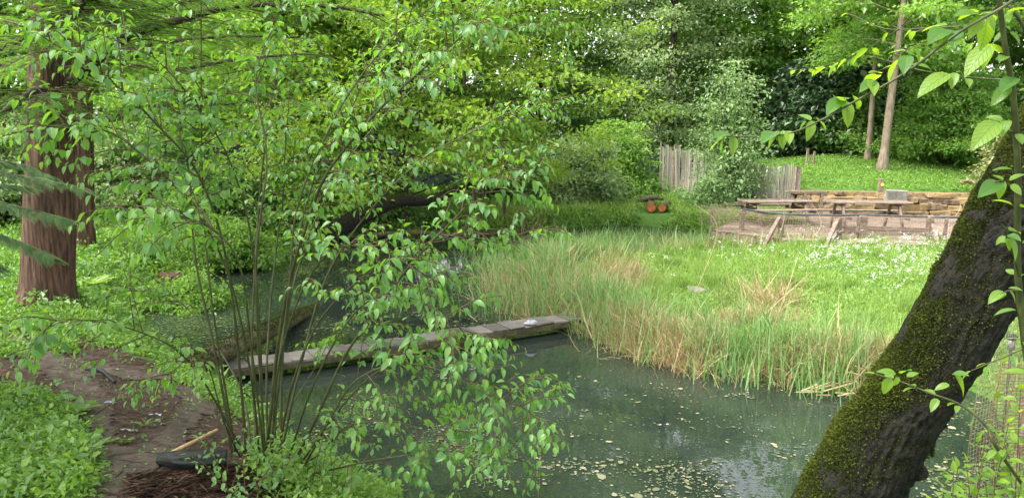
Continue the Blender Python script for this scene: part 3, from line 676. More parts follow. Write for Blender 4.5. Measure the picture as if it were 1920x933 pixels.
g = Geo(); top = FP + [0, 0, TOPH + .01]; top = top[1:]; tube(g, spline(top, 30), .022, 8); part(g, 'top_rail', M['rail'], root)
g = Geo(); cum = np.concatenate([[0], np.cumsum(np.linalg.norm(np.diff(FP, axis=0), axis=1))])
def fp(s): return np.array([np.interp(s, cum, FP[:, q]) for q in range(3)])
for s in np.arange(0, cum[-1], .05): p = fp(s) + [0, -.07, 0]; tube(g, [p, p + [R.normal(0, .003), 0, TOPH]], .003, 4, cap=False)
for z in np.arange(0, TOPH + .01, .05): tube(g, [fp(s) + [0, -.07, z + .004 * math.sin(5 * s)] for s in cum], .003, 4, cap=False)
# the netting folded over along the top of the rail
for z in np.arange(.02, .10, .0175): tube(g, [fp(s) + [0, -.08, TOPH - z + .01 * math.sin(3 * s)] for s in np.linspace(0, cum[-1], 60)], .0035, 4, cap=False)
part(g, 'wire_mesh', M['wire'], root)
# netting run going back from the corner post
a = FP[0]; b = at(1480, 376, 21.2); b[2] = .9; g = Geo(); root = thing('netting', 'brown netting strung back from the corner post towards the paling fence', 'netting', a)
c0 = np.array([a[0] - .25, a[1] + .1, a[2]])
for s in np.linspace(0, 1, 60): p = c0 + (b * [1, 1, 0] + [0, 0, FZ] - c0) * s; tube(g, [p + [0, 0, .2], p + [0, 0, TOPH + .02]], .0022, 4, cap=False)
for z in np.arange(.2, TOPH + .03, .05): tube(g, [c0 + [0, 0, z], b * [1, 1, 0] + [0, 0, FZ + z]], .0022, 4, cap=False)
for z in (TOPH - .06, TOPH - .04, TOPH - .02, TOPH): tube(g, [c0 + [0, 0, z], b * [1, 1, 0] + [0, 0, FZ + z]], .004, 4, cap=False)
part(g, 'wire_mesh', M['wire'], root)

def picnic_table(label, c, rz, L=1.75, H=.66):
    c = np.array(c); root = thing('picnic_table', label, 'table', c, 'picnic tables on the deck'); ca, sa = math.cos(rz), math.sin(rz)
    def W(x, y, z): return c + [ca * x - sa * y, sa * x + ca * y, z]
    for k in range(5):
        g = Geo(); y = (k - 2) * .145; e = .06 if k in (0, 4) else 0; beam(g, W(-L / 2 + e, y, H), W(L / 2 - e, y, H), .14, .035, rnd=R.uniform()); part(g, 'top_board', M['timber'], root, False)
    for s_ in (-1, 1):
        g = Geo()
        for q in (0, 1): beam(g, W(-L / 2, s_ * (.62 + .13 * q), .4), W(L / 2, s_ * (.62 + .13 * q), .4), .12, .035, rnd=R.uniform())
        part(g, 'bench', M['timber'], root, False)
    for x in (-L * .33, L * .33):
        for s_ in (-1, 1):
            g = Geo(); beam(g, W(x, s_ * .62, 0), W(x, s_ * .24, H - .02), .04, .09); part(g, 'leg', M['timber'], root, False)
        g = Geo(); beam(g, W(x + .04, -.78, .365), W(x + .04, .78, .365), .04, .09); beam(g, W(x + .04, -.34, H - .06), W(x + .04, .34, H - .06), .04, .07); part(g, 'cross_beam', M['timber'], root, False)
picnic_table('larger picnic table with a broad grey top in the middle of the deck', (px_x(1622, 440, 17.6), 17.6, DZ + .033), -.12, 1.85, .66)
picnic_table('picnic table at the left end of the deck in front of the paling fence', (px_x(1452, 430, 19.0), 19.0, DZ + .033), .1, 1.8, .56)
# grey trestle beside the wall
root = thing('timber_trestle', 'grey open timber trestle against the left end of the stone wall', 'trestle', (px_x(1518, 400, 20.8), 20.8, DZ + .033)); c = np.array(root.location)
for x in (-.16, .3):
    g = Geo(); beam(g, c + [x, 0, 0], c + [x, 0, .62], .08, .08); part(g, 'leg', M['timber'], root, False)
g = Geo(); beam(g, c + [-.7, 0, .65], c + [.36, 0, .65], .1, .06); part(g, 'top_rail', M['timber'], root, False)

barky0 = lambda P, a, D: 1 + .15 * noise((P[:, None] + D * .2).reshape(-1, 3), 6, 3).reshape(len(P), -1)
# ------------------------------------------------------------------ cut logs on the far bank
LY = 22.35
for px, py, Y, r_, lab in ((1221, 395, LY, .14, 'larger cut log with a raw orange end lying on the far bank'), (1241, 394, LY + .12, .12, 'smaller orange-ended cut log right beside the larger one')):
    p = at(px, py, Y); p[2] = gz1(p[0], p[1]) + r_ + .03; root = thing('cut_log', lab, 'log', p, 'cut logs on the far bank'); e = p + [.15 if px < 1230 else .35, .9, .03]; g = Geo()
    tube(g, spline([p, (p + e) / 2, e], 9), r_, 18, disp=lambda P, a, D: 1 + .05 * noise((P[:, None] + D * .2).reshape(-1, 3), 5, 3).reshape(len(P), -1), cap=False); part(g, 'bark', M['wetwood'], root)
    d = unit(p - e); g = Geo(); tube(g, [p - d * .05, p + d * .004], r_ * .95, 18); part(g, 'cut_face', M['cut'], root, False)
p = at(1226, 389, LY + .5); p[2] = gz1(p[0], p[1]) + .32; g = Geo(); tube(g, spline([(-.5, .5, -.1), (0, .1, .07), (.3, .1, -.0)], 9), [.05, .08, .09, .09, .08, .07, .06, .05, .03], 12, disp=barky0); o = g.build('mossy_log', M['wetwood']); o.location = tuple(p)
tag(o, 'mossy log resting on top of the two orange-ended logs', 'log')
g = Geo(); rock(g, (0, 0, 0), (.32, .25, .2), .4, .8); o = g.build('grey_stone', M['greystone'], smooth=False); p = onz(1308, 545, .2); o.location = tuple(p - [0, 0, .03]); o.scale = (.75, .7, .7)
tag(o, 'pale grey stone half sunk in the meadow grass behind the reeds', 'stone')

# ------------------------------------------------------------------ plank footbridge
BA = onz(430, 695, .16); BB = onz(1172, 587, .16); d = unit(BB - BA); nrm = np.array([-d[1], d[0], 0]); L = np.linalg.norm(BB - BA)
root = thing('footbridge', 'narrow plank footbridge with mossy side beams crossing the pond', 'footbridge', BA - [0, 0, .16])
s = 0; k = 0
while s < L:
    ln = .225; m = BA + d * (s + ln / 2) + nrm * .2 + [0, 0, R.normal(0, .006)]
    if True:
        g = Geo(); box(g, m, (ln - .008, .34 + R.normal(0, .01), .03), rz=math.atan2(d[1], d[0]) + R.normal(0, .012), rnd=R.uniform(), jit=.003); part(g, 'plank', M['plank'], root, False)
    s += ln; k += 1
for off in (.06, .34):
    g = Geo(); a = BA + nrm * off; b = BB + nrm * off; pts = spline([a - [0, 0, .1], (a + b) / 2 - [0, 0, .095], b - [0, 0, .1]], 14)
    beam(g, a - [0, 0, .052], b - [0, 0, .052], .06, .07); part(g, 'side_beam', M['wetwood'], root, False)
for px, py in ((815, 642), (1122, 604)):
    p = onz(px, py, 0) ; s = (p - BA) @ d; q = BA + d * s - nrm * .05; q[2] = 0; g = Geo()
    tube(g, spline([q - [0, 0, .5], q, q + [0, 0, .27 if px < 900 else .22]], 8), .085 if px < 900 else .06, 12, disp=lambda P, a, D: 1 + .12 * noise((P[:, None] + D * .2).reshape(-1, 3), 8, 3).reshape(len(P), -1)); part(g, 'post', M['wetwood'], root)
p = onz(1010, 605, .24); g = Geo()
V = R.normal(0, 1, (60, 3)); V = unit(V) * [.085, .05, .03]; 
a_ = np.linspace(0, 6.28, 11)[:-1]
Vv = []; 
for iz, (rz_, z_) in enumerate(((.2, .035), (.7, .03), (1, .01), (.9, -.012))):
    for q in a_: Vv.append((math.cos(q) * .09 * rz_ * R.uniform(.7, 1.2), math.sin(q) * .05 * rz_ * R.uniform(.7, 1.2), z_ + R.normal(0, .008)))
g.add(Vv, [[r_ * 10 + q, r_ * 10 + (q + 1) % 10, (r_ + 1) * 10 + (q + 1) % 10, (r_ + 1) * 10 + q] for r_ in range(3) for q in range(10)])
g.F3.append(np.array([[0, k, k + 1] for k in range(1, 9)]))
o = g.build('crumpled_bag', M['paper'], smooth=False); q = BA + d * ((p - BA) @ d) + nrm * .05; o.location = (q[0], q[1], .195); tag(o, 'crumpled white scrap lying on the near edge of the footbridge', 'litter')

# ------------------------------------------------------------------ fallen and leaning trunks, stump, logs on the bank
def barky(f=5, amp=.1, flut=0, seed=3):
    def D(P, a, dirs):
        q = (P[:, None] + dirs * .25).reshape(-1, 3); o = 1 + amp * noise(q, f, seed).reshape(len(P), -1)
        if flut: o = o + flut * np.sin(a[None] * 7 + 1.5 * np.sin(P[:, 2:3] * 1.1)) + flut * .6 * np.sin(a[None] * 17 + 2 * np.sin(P[:, 2:3] * .8 + 1))
        return o
    return D
def moss_on(root_, P, r, n, size, mat, upv=(0, 0, 1), thr=.1, parent=None, dens=None, name='moss', puff=1.0):
    """little moss tufts over the side of a tube that faces upv"""
    g = Geo(); P = np.asarray(P); m = len(P); upv = unit(np.array(upv, float))
    t = R.uniform(0, m - 1.001, n); i = t.astype(int); f = (t - i)[:, None]; C = P[i] * (1 - f) + P[i + 1] * f; rr = np.interp(t, np.arange(m), r)
    T_ = unit(P[i + 1] - P[i]); v = R.normal(0, 1, (n, 3)); v = unit(v - T_ * (v * T_).sum(1, keepdims=True))
    k = (v @ upv) + .35 * noise(C + v * rr[:, None], 4.5, 8)  > thr + R.uniform(-.25, .35, n)
    C, v, rr = C[k], v[k], rr[k]; lump = np.clip(noise(C + v * rr[:, None], 9, 6), -1, 1)
    pos = C + v * (rr * .98 + puff * R.uniform(.2, 1, len(rr)) * .012 * np.clip(.6 + lump * 1.4, 0, 2) * size / .02)[:, None]
    dd = unit(v + R.normal(0, .55, v.shape)); nn = unit(R.normal(0, 1, v.shape))
    g.scatter(T_DIA, pos, frames(dd, nn), size * R.uniform(.5, 1.4, len(pos)), np.clip(.45 + .3 * lump + R.normal(0, .18, len(pos)), 0, 1))
    return sub(g, name, mat, root_, parent or root_, False)
def log_thing(name, label, cat, P, r, mat, k=18, n=40, moss=0, msize=.02, **kw):
    P = spline(P, n); r = np.interp(np.linspace(0, 1, n), np.linspace(0, 1, len(r)), r); root = thing(name, label, cat, P[0]); g = Geo()
    tube(g, P, r, k, disp=barky(**kw)); part(g, 'trunk', mat, root)
    if moss: moss_on(root, P, r, moss, msize, M['moss'])
    return root
log_thing('fallen_log', 'mossy fallen log slanting down to the left end of the footbridge', 'log', [onz(322, 700, .35), onz(400, 668, .3), onz(480, 632, .22), onz(545, 600, .12), onz(600, 575, -.1)], [.11, .12, .11, .09, .07], M['wetwood'], moss=14000, msize=.02, amp=.16)
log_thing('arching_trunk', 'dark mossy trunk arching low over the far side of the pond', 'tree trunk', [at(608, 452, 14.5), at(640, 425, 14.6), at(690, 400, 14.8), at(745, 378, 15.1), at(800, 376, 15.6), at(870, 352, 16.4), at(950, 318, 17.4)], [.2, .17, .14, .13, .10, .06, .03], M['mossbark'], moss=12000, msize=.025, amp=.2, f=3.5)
log_thing('fallen_branch', 'long pale fallen branch along the far waterline behind the bridge', 'branch', [onz(700, 440, .2), onz(780, 436, .22), onz(860, 440, .2), onz(960, 436, .15)], [.06, .07, .06, .03], M['wetwood'])
# stump
p = ong(322, 535); root = thing('tree_stump', 'rotten reddish stump at the water edge on the left bank', 'stump', p); g = Geo()
Pp = spline([p + [0, 0, -.3], p + [0, 0, .1], p + [.02, 0, .34]], 12); tube(g, Pp, np.linspace(.30, .19, 12), 26, disp=barky(6, .2, .08)); part(g, 'trunk', M['redbark'], root)
for a_ in (-1.2, -.2, .8, 2.2):
    g = Geo(); dd = np.array([math.cos(a_), -abs(math.sin(a_)), 0]); tube(g, spline([p + [0, 0, .08], p + dd * .3 + [0, 0, -.02], p + dd * .65 + [0, 0, -.3]], 9), np.linspace(.09, .03, 9), 9, disp=barky(8, .2)); part(g, 'root', M['redbark'], root)
log_thing('black_log', 'short blackened log with a pale scar lying at the foot of the dogwood shrub', 'log', [ong(300, 880) + [0, 0, .06], ong(360, 882) + [0, 0, .06], ong(425, 880) + [0, 0, .06]], [.03, .046, .05, .046], M['black'], k=36, n=90, f=14, amp=.2)
log_thing('bare_stick', 'barkless orange-tan stick propped on the black log', 'stick', [ong(306, 872) + [0, 0, .05], ong(358, 847) + [0, .0, .05], ong(408, 822) + [0, 0, .05]], [.009, .013, .011], M['stick'], k=8, f=9, amp=.12)
log_thing('dark_branch', 'dark crooked branch lying on the muddy path', 'branch', [ong(160, 695) + [0, 0, .02], ong(190, 702) + [0, 0, .04], ong(216, 722) + [0, 0, .03]], [.008, .018, .012], M['black'], k=8, f=9, amp=.12)
log_thing('surface_root', 'thick brown root crossing the soil at the left edge', 'root', [ong(-60, 690) + [0, 0, .02], ong(20, 712) + [0, 0, .03], ong(90, 735) + [0, 0, -.03]], [.05, .045, .02], M['redbark'], k=12, f=6, amp=.15)
log_thing('surface_root', 'second thinner root just below the thick one at the left edge', 'root', [ong(-60, 735) + [0, 0, .02], ong(0, 738) + [0, 0, .03], ong(50, 748) + [0, 0, -.03]], [.06, .05, .02], M['redbark'], k=12, f=6, amp=.15)
for px, py, lab in ((138, 762, 'long white scrap on the soil above the leafy patch'), (206, 758, 'small white scrap beside the narrow mud path'), (292, 783, 'twisted white scrap in the middle of the bare soil'), (240, 810, 'crumpled white scrap lowest on the bare soil')):
    p = ong(px, py); g = Geo(); a = R.uniform(-.3, .3); V = [(-.05 + .025 * q, R.normal(0, .006) + s_ * .009, .008 + R.normal(0, .006)) for q in range(5) for s_ in (-1, 1)]
    g.add(V, [[2 * q, 2 * q + 1, 2 * q + 3, 2 * q + 2] for q in range(4)]); o = g.build('paper_scrap', M['paper'], smooth=False); o.location = tuple(p + [0, 0, .012]); o.rotation_euler = (0, 0, a); tag(o, lab, 'litter', 'white scraps on the soil')
for k, (pa, pb) in enumerate((((180, 780), (228, 752)), ((305, 790), (340, 792)), ((190, 838), (250, 834)), ((95, 640), (150, 690)), ((235, 668), (300, 690)))):
    a, b = ong(*pa) + [0, 0, .015], ong(*pb) + [0, 0, .02]; g = Geo(); tube(g, spline([a, (a + b) / 2 + [0, .03, .01], b], 8) - a, np.linspace(.006, .003, 8), 6); o = g.build('fallen_twig', M['twig']); o.location = tuple(a)
    tag(o, ['bent twig lying left of the narrow mud path', 'thick grey twig on the bare soil beside the shrub', 'thin straight twig across the path in front of the scraps', 'long thin twig by the foot of the redwood', 'twig near the water left of the bridge'][k], 'twig', 'twigs on the bank')
#PART3
# ------------------------------------------------------------------ redwoods
def redwood(label, base_px, Y, r0, H, flut, limbs, crown_from, top_px):
    b = at(*base_px, Y); b[2] = gz1(b[0], b[1]); root = thing('redwood', label, 'tree', b, 'redwoods on the left bank')
    tp = at(*top_px, Y); lean = (tp[0] - b[0]) / (tp[2] - b[2]); n = 150; z = np.linspace(-.3, H, n)
    P = np.stack([b[0] + lean * z, b[1] + 0 * z, b[2] + z], -1); r = r0 * (1 - z / H * .8) * (1 + .34 * np.exp(-np.clip(z + .05, 0, 9) / .22)); r = np.maximum(r, .03)
    g = Geo(); tube(g, P, r, 110, disp=lambda Pc, a, D: 1 + .05 * noise((Pc[:, None] + D * .3).reshape(-1, 3), 2.2, 3).reshape(len(Pc), -1) + flut * noise(((Pc[:, None] * [1, 1, .18]) + D * .5).reshape(-1, 3), 7, 4).reshape(len(Pc), -1) + .03 * noise(((Pc[:, None] * [1, 1, .12]) + D * .5).reshape(-1, 3), 24, 6).reshape(len(Pc), -1)); part(g, 'trunk', M['redbark'], root)
    return root, P, r
rwA, PA, rA = redwood('big front redwood with fluted reddish bark beside the path', (88, 575), 9.2, .285, 15, .045, [], 3, (100, 100))
rwB, PB, rB = redwood('smaller redwood close behind the big one, its bark dark and gnarled', (155, 466), 13.2, .2, 14, .06, [], 3, (150, 150))
rwC, PC, rC = redwood('slender redwood seen through the dogwood stems across the pond', (590, 400), 21.5, .17, 13, .03, [], 4, (592, 60))
def sprays(root, path, n, ln, gfr, gtw, spread=1.0, z_droop=.12, size=.23):
    """side shoots off a limb, each carrying flat feathery fronds"""
    m = len(path); L = np.linalg.norm(np.diff(path, axis=0), axis=1).sum()
    for q in range(n):
        t = .12 + .88 * (q + R.uniform()) / n; p = path[min(m - 1, int(t * (m - 1)))]; T_ = unit(path[min(m - 1, int(t * (m - 1)) + 1)] - path[max(0, int(t * (m - 1)) - 1)])
        s_ = -1 if q % 2 else 1; side = unit(np.cross(T_, [0, 0, 1.])) * s_; d = unit(side * R.uniform(.5, 1.1) + T_ * R.uniform(.2, .9) + [0, 0, R.normal(-.02, .12)])
        l = ln * R.uniform(.5, 1.15) * (1 - .45 * t); e = p + d * l + [0, 0, -z_droop * l]
        tw = spline([p, (p + e) / 2 + [0, 0, .05 * l], e], 8); tube(gtw, tw, np.linspace(.007, .002, 8), 4, cap=False)
        k = max(3, int(l / .06)); tt = np.linspace(.1, 1, k); ii = np.clip((tt * 7).astype(int), 0, 7); Q = tw[ii] + R.normal(0, .02, (k, 3))
        sd = np.where(np.arange(k) % 2, 1, -1)[:, None]; sv = unit(np.cross(d, [0, 0, 1.])); dd = unit(sv * sd * R.uniform(.5, 1, (k, 1)) + d * .8 + R.normal(0, .15, (k, 3)) + [0, 0, -.08])
        nn = unit(np.array([0, 0, 1.]) + R.normal(0, .22, (k, 3))); gfr.scatter(T_FROND, Q, frames(dd, nn), size * R.uniform(.5, 1.1, k) * (1 - .35 * tt), np.clip(R.normal(.5 + .25 * R.uniform(-1, 1), .16, k), 0, 1))
fr = Geo()
LIMB = [  # limbs seen in the photo, as pixel + distance
 [(118, 165, 9.2), (160, 130, 8.9), (215, 85, 8.6), (262, 58, 8.4), (330, 40, 8.2), (400, 20, 8.1), (470, 10, 8.0), (620, 13, 7.9), (720, 30, 7.9)],
 [(110, 70, 9.2), (60, 72, 8.4), (20, 88, 8.0), (-60, 110, 7.6)], [(100, 170, 9.2), (60, 175, 8.6), (20, 205, 8.2), (-60, 235, 7.9)],
 [(110, 60, 9.2), (140, 25, 8.3), (170, -10, 7.9), (220, -60, 7.6)],
 [(125, 235, 9.3), (170, 232, 8.9), (250, 205, 8.5), (330, 195, 8.3), (420, 175, 8.2), (520, 165, 8.1)],
 [(125, 110, 9.3), (220, 120, 9.8), (330, 130, 10.4), (460, 110, 11), (600, 100, 11.4)],
 [(160, 240, 13.2), (240, 215, 12.8), (330, 200, 12.4), (440, 195, 12.2)], [(160, 130, 13.2), (260, 90, 12.6), (400, 70, 12), (560, 70, 11.6)],
 [(150, 60, 13.2), (280, 20, 13), (420, -10, 13)], [(100, 20, 9.2), (220, -20, 7.4), (330, -50, 6.2)], [(90, 120, 9.2), (40, 130, 10.5), (-50, 140, 12)],
 [(590, 120, 21.5), (640, 90, 20), (720, 60, 19)], [(590, 150, 21.5), (520, 130, 20), (430, 130, 19)], [(590, 70, 21.5), (660, 30, 20.5), (760, 10, 20)]]
LR = [.065, .05, .06, .05, .03, .035, .05, .04, .04, .05, .03, .04, .04, .04]
gA, gB, gC = Geo(), Geo(), Geo(); fA, fB, fC = Geo(), Geo(), Geo(); tA, tB, tC = Geo(), Geo(), Geo()
for k, (pl, rr0) in enumerate(zip(LIMB, LR)):
    P = spline([at(*q) for q in pl], 40); who = 1 if k in (6, 7, 8) else 2 if k > 10 else 0; root = (rwA, rwB, rwC)[who]
    g = Geo(); tube(g, P, np.linspace(rr0, .012, 40), 10, disp=barky(7, .12)); part(g, 'limb', M['bark'], root)
    sprays(root, P, 38 if k not in (0,) else 50, 1.05, (fA, fB, fC)[who], (tA, tB, tC)[who])
# upper crowns out of the picture and between the seen limbs
for who, (P, H0, n, Rd) in enumerate(((PA, 4.3, 46, 3.5), (PB, 3.3, 46, 3.0), (PC, 4.3, 40, 2.6))):
    for k in range(n):
        h = H0 + (11.0 - H0) * k / n; a = k * 2.4 + R.uniform(-.4, .4); l = Rd * R.uniform(.6, 1.1) * (1 - .5 * k / n); i0 = int(np.searchsorted(P[:, 2], h)); i0 = min(i0, len(P) - 1); b = P[i0]
        if b[1] + math.sin(a) * l < 5.6: l = (b[1] - 5.6) / abs(math.sin(a))
        e = b + np.array([math.cos(a) * l, math.sin(a) * l, .1 * l]); pth = spline([b, (b + e) / 2 + [0, 0, .12 * l], e], 14)
        tube((tA, tB, tC)[who], pth, np.linspace(.035, .006, 14), 6, cap=False); sprays(None, pth, 11, 1.1, (fA, fB, fC)[who], (tA, tB, tC)[who], size=.42)
for root, f_, t_ in ((rwA, fA, tA), (rwB, fB, tB), (rwC, fC, tC)): part(t_, 'twigs', M['twig'], root); part(f_, 'foliage', M['needle'], root, False)

make_tree('added_shade_tree', 'unseen broadleaf tree added out of view on the left, its crown put there to shade the leafy patch', 'tree', -7.6, 3.0, 8, 4.7, 3.0, M['mid'], M['bark'], tr=.12, nl=40, cl=5, npl=110, size=.16, flat=.35, clump=.65)  # out-of-view tree, added only so its crown darkens the lower-left bank
# hemlock at the left edge
b = np.array([-4.3, 5.2, gz1(-4.3, 5.2)]); root = thing('hemlock_sapling', 'young hemlock at the left edge reaching flat dark sprays in front of the big redwood', 'tree', b)
g = Geo(); tube(g, spline([b - [0, 0, .1], b + [0.02, 0, 1.2], b + [0, .05, 2.6]], 12), np.linspace(.05, .015, 12), 10); part(g, 'trunk', M['bark'], root); f_, t_ = Geo(), Geo()
for pl in ([(-120, 300, 5.2), (-20, 318, 5.0), (60, 335, 4.9), (150, 352, 4.8)], [(-120, 340, 5.2), (-20, 372, 4.9), (70, 398, 4.8), (125, 412, 4.75)], [(-120, 290, 5.2), (-40, 296, 5.3), (40, 310, 5.4), (90, 330, 5.4)],
           [(-120, 400, 5.2), (-30, 430, 5.1), (40, 455, 5.1), (95, 482, 5.0)], [(-120, 350, 5.2), (-40, 345, 5.5), (50, 350, 5.6)], [(-120, 460, 5.2), (-60, 480, 5), (0, 500, 5)]):
    P = spline([at(*q) for q in pl], 20); tube(t_, P, np.linspace(.009, .002, 20), 5, cap=False)
    for rep in range(4):
        n = 60; i0 = R.integers(2, 20, n); d0 = unit(P[np.minimum(i0 + 1, 19)] - P[i0 - 1]); sv = unit(np.cross(d0, [0, 0, 1.])) * np.where(np.arange(n) % 2, 1, -1)[:, None]
        dd = unit(sv * .8 + d0 * 1.0 + [0, 0, -.15] + R.normal(0, .12, (n, 3))); f_.scatter(T_FROND, P[i0] + R.normal(0, .006, (n, 3)), frames(dd, unit(np.array([0, 0, 1.]) + R.normal(0, .2, (n, 3)))), R.uniform(.05, .13, n), R.uniform(.2, 1, n))
part(t_, 'twigs', M['twig'], root); part(f_, 'foliage', M['yew'], root, False)

# ------------------------------------------------------------------ ground cover, meadow, reeds
def with_z(P, dz=0): return np.stack([P[:, 0], P[:, 1], gz(P[:, 0], P[:, 1]) + dz], -1)
def dry(P, m=.05): return P[polydist(P, POND) > m]
FARD = Geo(); HB = Geo()
MEAD = ppoly([(1120, 612), (1060, 590), (985, 560), (990, 525), (1120, 498), (1300, 478), (1400, 474), (1540, 466), (1850, 470), (2050, 480), (2200, 620), (1900, 745), (1720, 720), (1560, 735), (1400, 695), (1200, 650)], .12)
# meadow grass
g = Geo(); P = dry(sample_poly(MEAD, 60000), .02); q3 = np.hstack([P, np.zeros((len(P), 1))]); pat = noise(q3, 1.3, 31)
P = P[(R.uniform(-.9, .5, len(P)) < pat)]; q3 = np.hstack([P, np.zeros((len(P), 1))]); hh = np.clip(.16 + .07 * noise(q3, 2.1, 33) + R.normal(0, .03, len(P)), .05, .4); blades(g, with_z(P, -.01), hh, .2, .15, .95, .4)
c_ = dry(sample_poly(MEAD, 170), .05)
for q in c_: n = R.integers(30, 110); P = q + R.normal(0, R.uniform(.05, .12), (n, 2)); blades(g, with_z(P, -.01), np.clip(R.normal(.27, .06, n), .1, .45), .22, 0, .6, .3)
P = dry(sample_poly(MEAD, 9000), .02); leaves(g, with_z(P, .03), .06, 4, .045, T_DIA, .5)
tag(g.build('meadow_grass', M['grass'], smooth=False), 'bright green meadow grass on the low ground inside the pond bend', 'grass', kind='stuff')
# white flowers of the meadow
g = Geo(); fl = []
for px, py, n, sx, sy in ((1640, 495, 60, 60, 9), (1590, 510, 60, 50, 10), (1740, 525, 60, 50, 20), (1690, 540, 45, 50, 20), (1550, 530, 40, 30, 8), (1400, 510, 22, 40, 12), (1480, 480, 18, 60, 8), (1660, 560, 20, 50, 16), (1530, 455, 14, 20, 4), (1300, 520, 14, 60, 14), (1750, 490, 40, 40, 8)):
    for _ in range(n): p = onz(px + R.normal(0, sx), py + R.normal(0, sy), .12); fl.append(p)
fl = np.array(fl); fl = fl[inpoly(fl[:, :2], MEAD)]; fl = with_z(fl[:, :2], 0); fl[:, 2] += R.uniform(.24, .38, len(fl)); fc = np.repeat(fl, 4, 0) + R.normal(0, .018, (len(fl) * 4, 3))
for k in range(5):
    a = k * 1.2566; n = len(fc); d0 = np.tile([math.cos(a), math.sin(a), .15], (n, 1)) + R.normal(0, .15, (n, 3)); g.scatter(T_DIA, fc, frames(d0, np.tile([0, 0, 1.], (n, 1)) + R.normal(0, .2, (n, 3))), np.full(n, .017), R.uniform(0, 1, n))
tag(g.build('meadow_flowers', M['petal'], smooth=False), 'scattered white flower heads standing above the meadow grass', 'flowers', kind='stuff')
g = Geo(); P = fl.copy(); P[:, 2] = gz(P[:, 0], P[:, 1]); blades(g, P, fl[:, 2] - P[:, 2], .12, 0, .5, .02, 0)
tag(g.build('flower_stalks', M['reed'], smooth=False), 'thin green stalks carrying the white meadow flowers', 'stalks', kind='stuff')
# reeds
def along(px, n, sd, z=.05, bias=0):
    L_ = np.array([onz(*p, z)[:2] for p in px]); cl_ = np.concatenate([[0], np.cumsum(np.linalg.norm(np.diff(L_, axis=0), axis=1))]); s = R.uniform(0, cl_[-1], n)
    P = np.stack([np.interp(s, cl_, L_[:, 0]), np.interp(s, cl_, L_[:, 1])], -1); return P + R.normal(0, sd, (n, 2)) + [0, bias]
gr, gs = Geo(), Geo()
front = [(1120, 605), (1200, 640), (1300, 678), (1400, 695), (1500, 710), (1580, 730), (1650, 725)]
leftm = [(1120, 600), (1040, 580), (965, 555), (990, 520), (1100, 495)]
backm = [(985, 500), (1100, 485), (1250, 478), (1400, 470), (1480, 462)]
def zfix(P): z = gz(P[:, 0], P[:, 1]); return np.stack([P[:, 0], P[:, 1], np.maximum(z, -.12)], -1)
def clumpy(P, f, s_, lo=-.5): q = np.hstack([P, np.zeros((len(P), 1))]); return P[noise(q, f, s_) > R.uniform(lo - .5, .6, len(P))]
for line, n, sd, h, b_ in ((front, 2700, .26, .58, .16), (leftm, 4200, .36, .64, .05), (backm, 3600, .5, .5, .2)):
    P = clumpy(along(line, n, sd, bias=b_), 1.6, 41); hh = np.clip(R.normal(h, h * .26, len(P)), .15, .95); blades(gr, zfix(P), hh, .30, .1, .9, .14)
P = clumpy(np.vstack([along([(1000, 470), (1130, 455), (1260, 450), (1420, 462)], 2600, .55), along([(900, 500), (960, 480), (1010, 460)], 500, .3)]), 1.5, 43); blades(gr, zfix(P), np.clip(R.normal(.42, .1, len(P)), .15, .6), .4, .3, 1, .12)
P = along([(900, 590), (930, 570), (880, 470), (860, 455)], 160, .3); blades(gr, zfix(P), R.uniform(.2, .5, len(P)), .3, .2, .8, .15)
P = along([(1110, 640), (1190, 660), (1320, 700)], 40, .12); blades(gr, zfix(P), R.uniform(.2, .5, len(P)), .35, .4, .9, .12)
for line, n, sd, h, b_ in ((front, 16000, .19, .38, .04), (leftm, 7500, .3, .48, .05), (backm, 6500, .45, .38, .15)):
    P = clumpy(along(line, n, sd, bias=b_), 1.9, 47, -.1); hh = np.clip(R.normal(h, h * .3, len(P)), .1, .8); blades(gs, zfix(P), hh, .20, 0, 1, .42)
# flattened mats and thatch of last year's reed
for (px, py, n, sx, sy, h) in ((1400, 615, 1100, .34, .12, .26), (1440, 580, 260, .25, .25, .5), (1250, 455, 700, .5, .45, .35), (1340, 475, 400, .4, .2, .3), (1165, 540, 600, .25, .5, .45), (1075, 560, 500, .3, .25, .4), (1590, 700, 1100, .3, .12, .28), (1500, 690, 700, .3, .1, .3), (985, 425, 260, .4, .3, .5), (1650, 690, 300, .2, .1, .25)):
    c = onz(px, py, .1)[:2]; P = c + R.normal(0, 1, (n, 2)) * [sx, sy]; blades(gs, zfix(P), np.clip(R.normal(h, h * .3, n), .08, .8), .22, 0, 1, .75)
# a few tall bent stalks
ST = [((1440, 640), (1470, 560), (1500, 470)), ((1400, 620), (1465, 560), (1520, 510)), ((1540, 440), (1536, 385), (1500, 355)), ((1300, 560), (1345, 430), (1300, 380)), ((1450, 470), (1470, 400), (1430, 365)), ((1490, 470), (1540, 420), (1500, 350)), ((1780, 470), (1800, 420), (1830, 400)), ((1740, 465), (1795, 400), (1800, 375))]
for q in ST:
    p0 = onz(*q[0], .12); Y = p0[1]; P = spline([p0, at(*q[1], Y - .1), at(*q[2], Y)], 14); tube(gs, P, np.linspace(.006, .002, 14), 4, rnd=.9, cap=False)
q = [onz(1565, 712, .06), onz(1600, 690, .18), onz(1640, 655, .35)]; 
for k in range(60):
    c = onz(R.uniform(1490, 1680), R.uniform(700, 742), .05); a = R.uniform(-.5, .5); l = R.uniform(.12, .35); e = c + [math.cos(a) * l, math.sin(a) * l * .3, R.uniform(-.02, .1)]; tube(gs, [c, e], .007, 5, rnd=R.uniform(.5, 1))
tag(gr.build('reeds', M['reed'], smooth=False), 'green reeds fringing the meadow and standing in the water', 'reeds', kind='stuff')
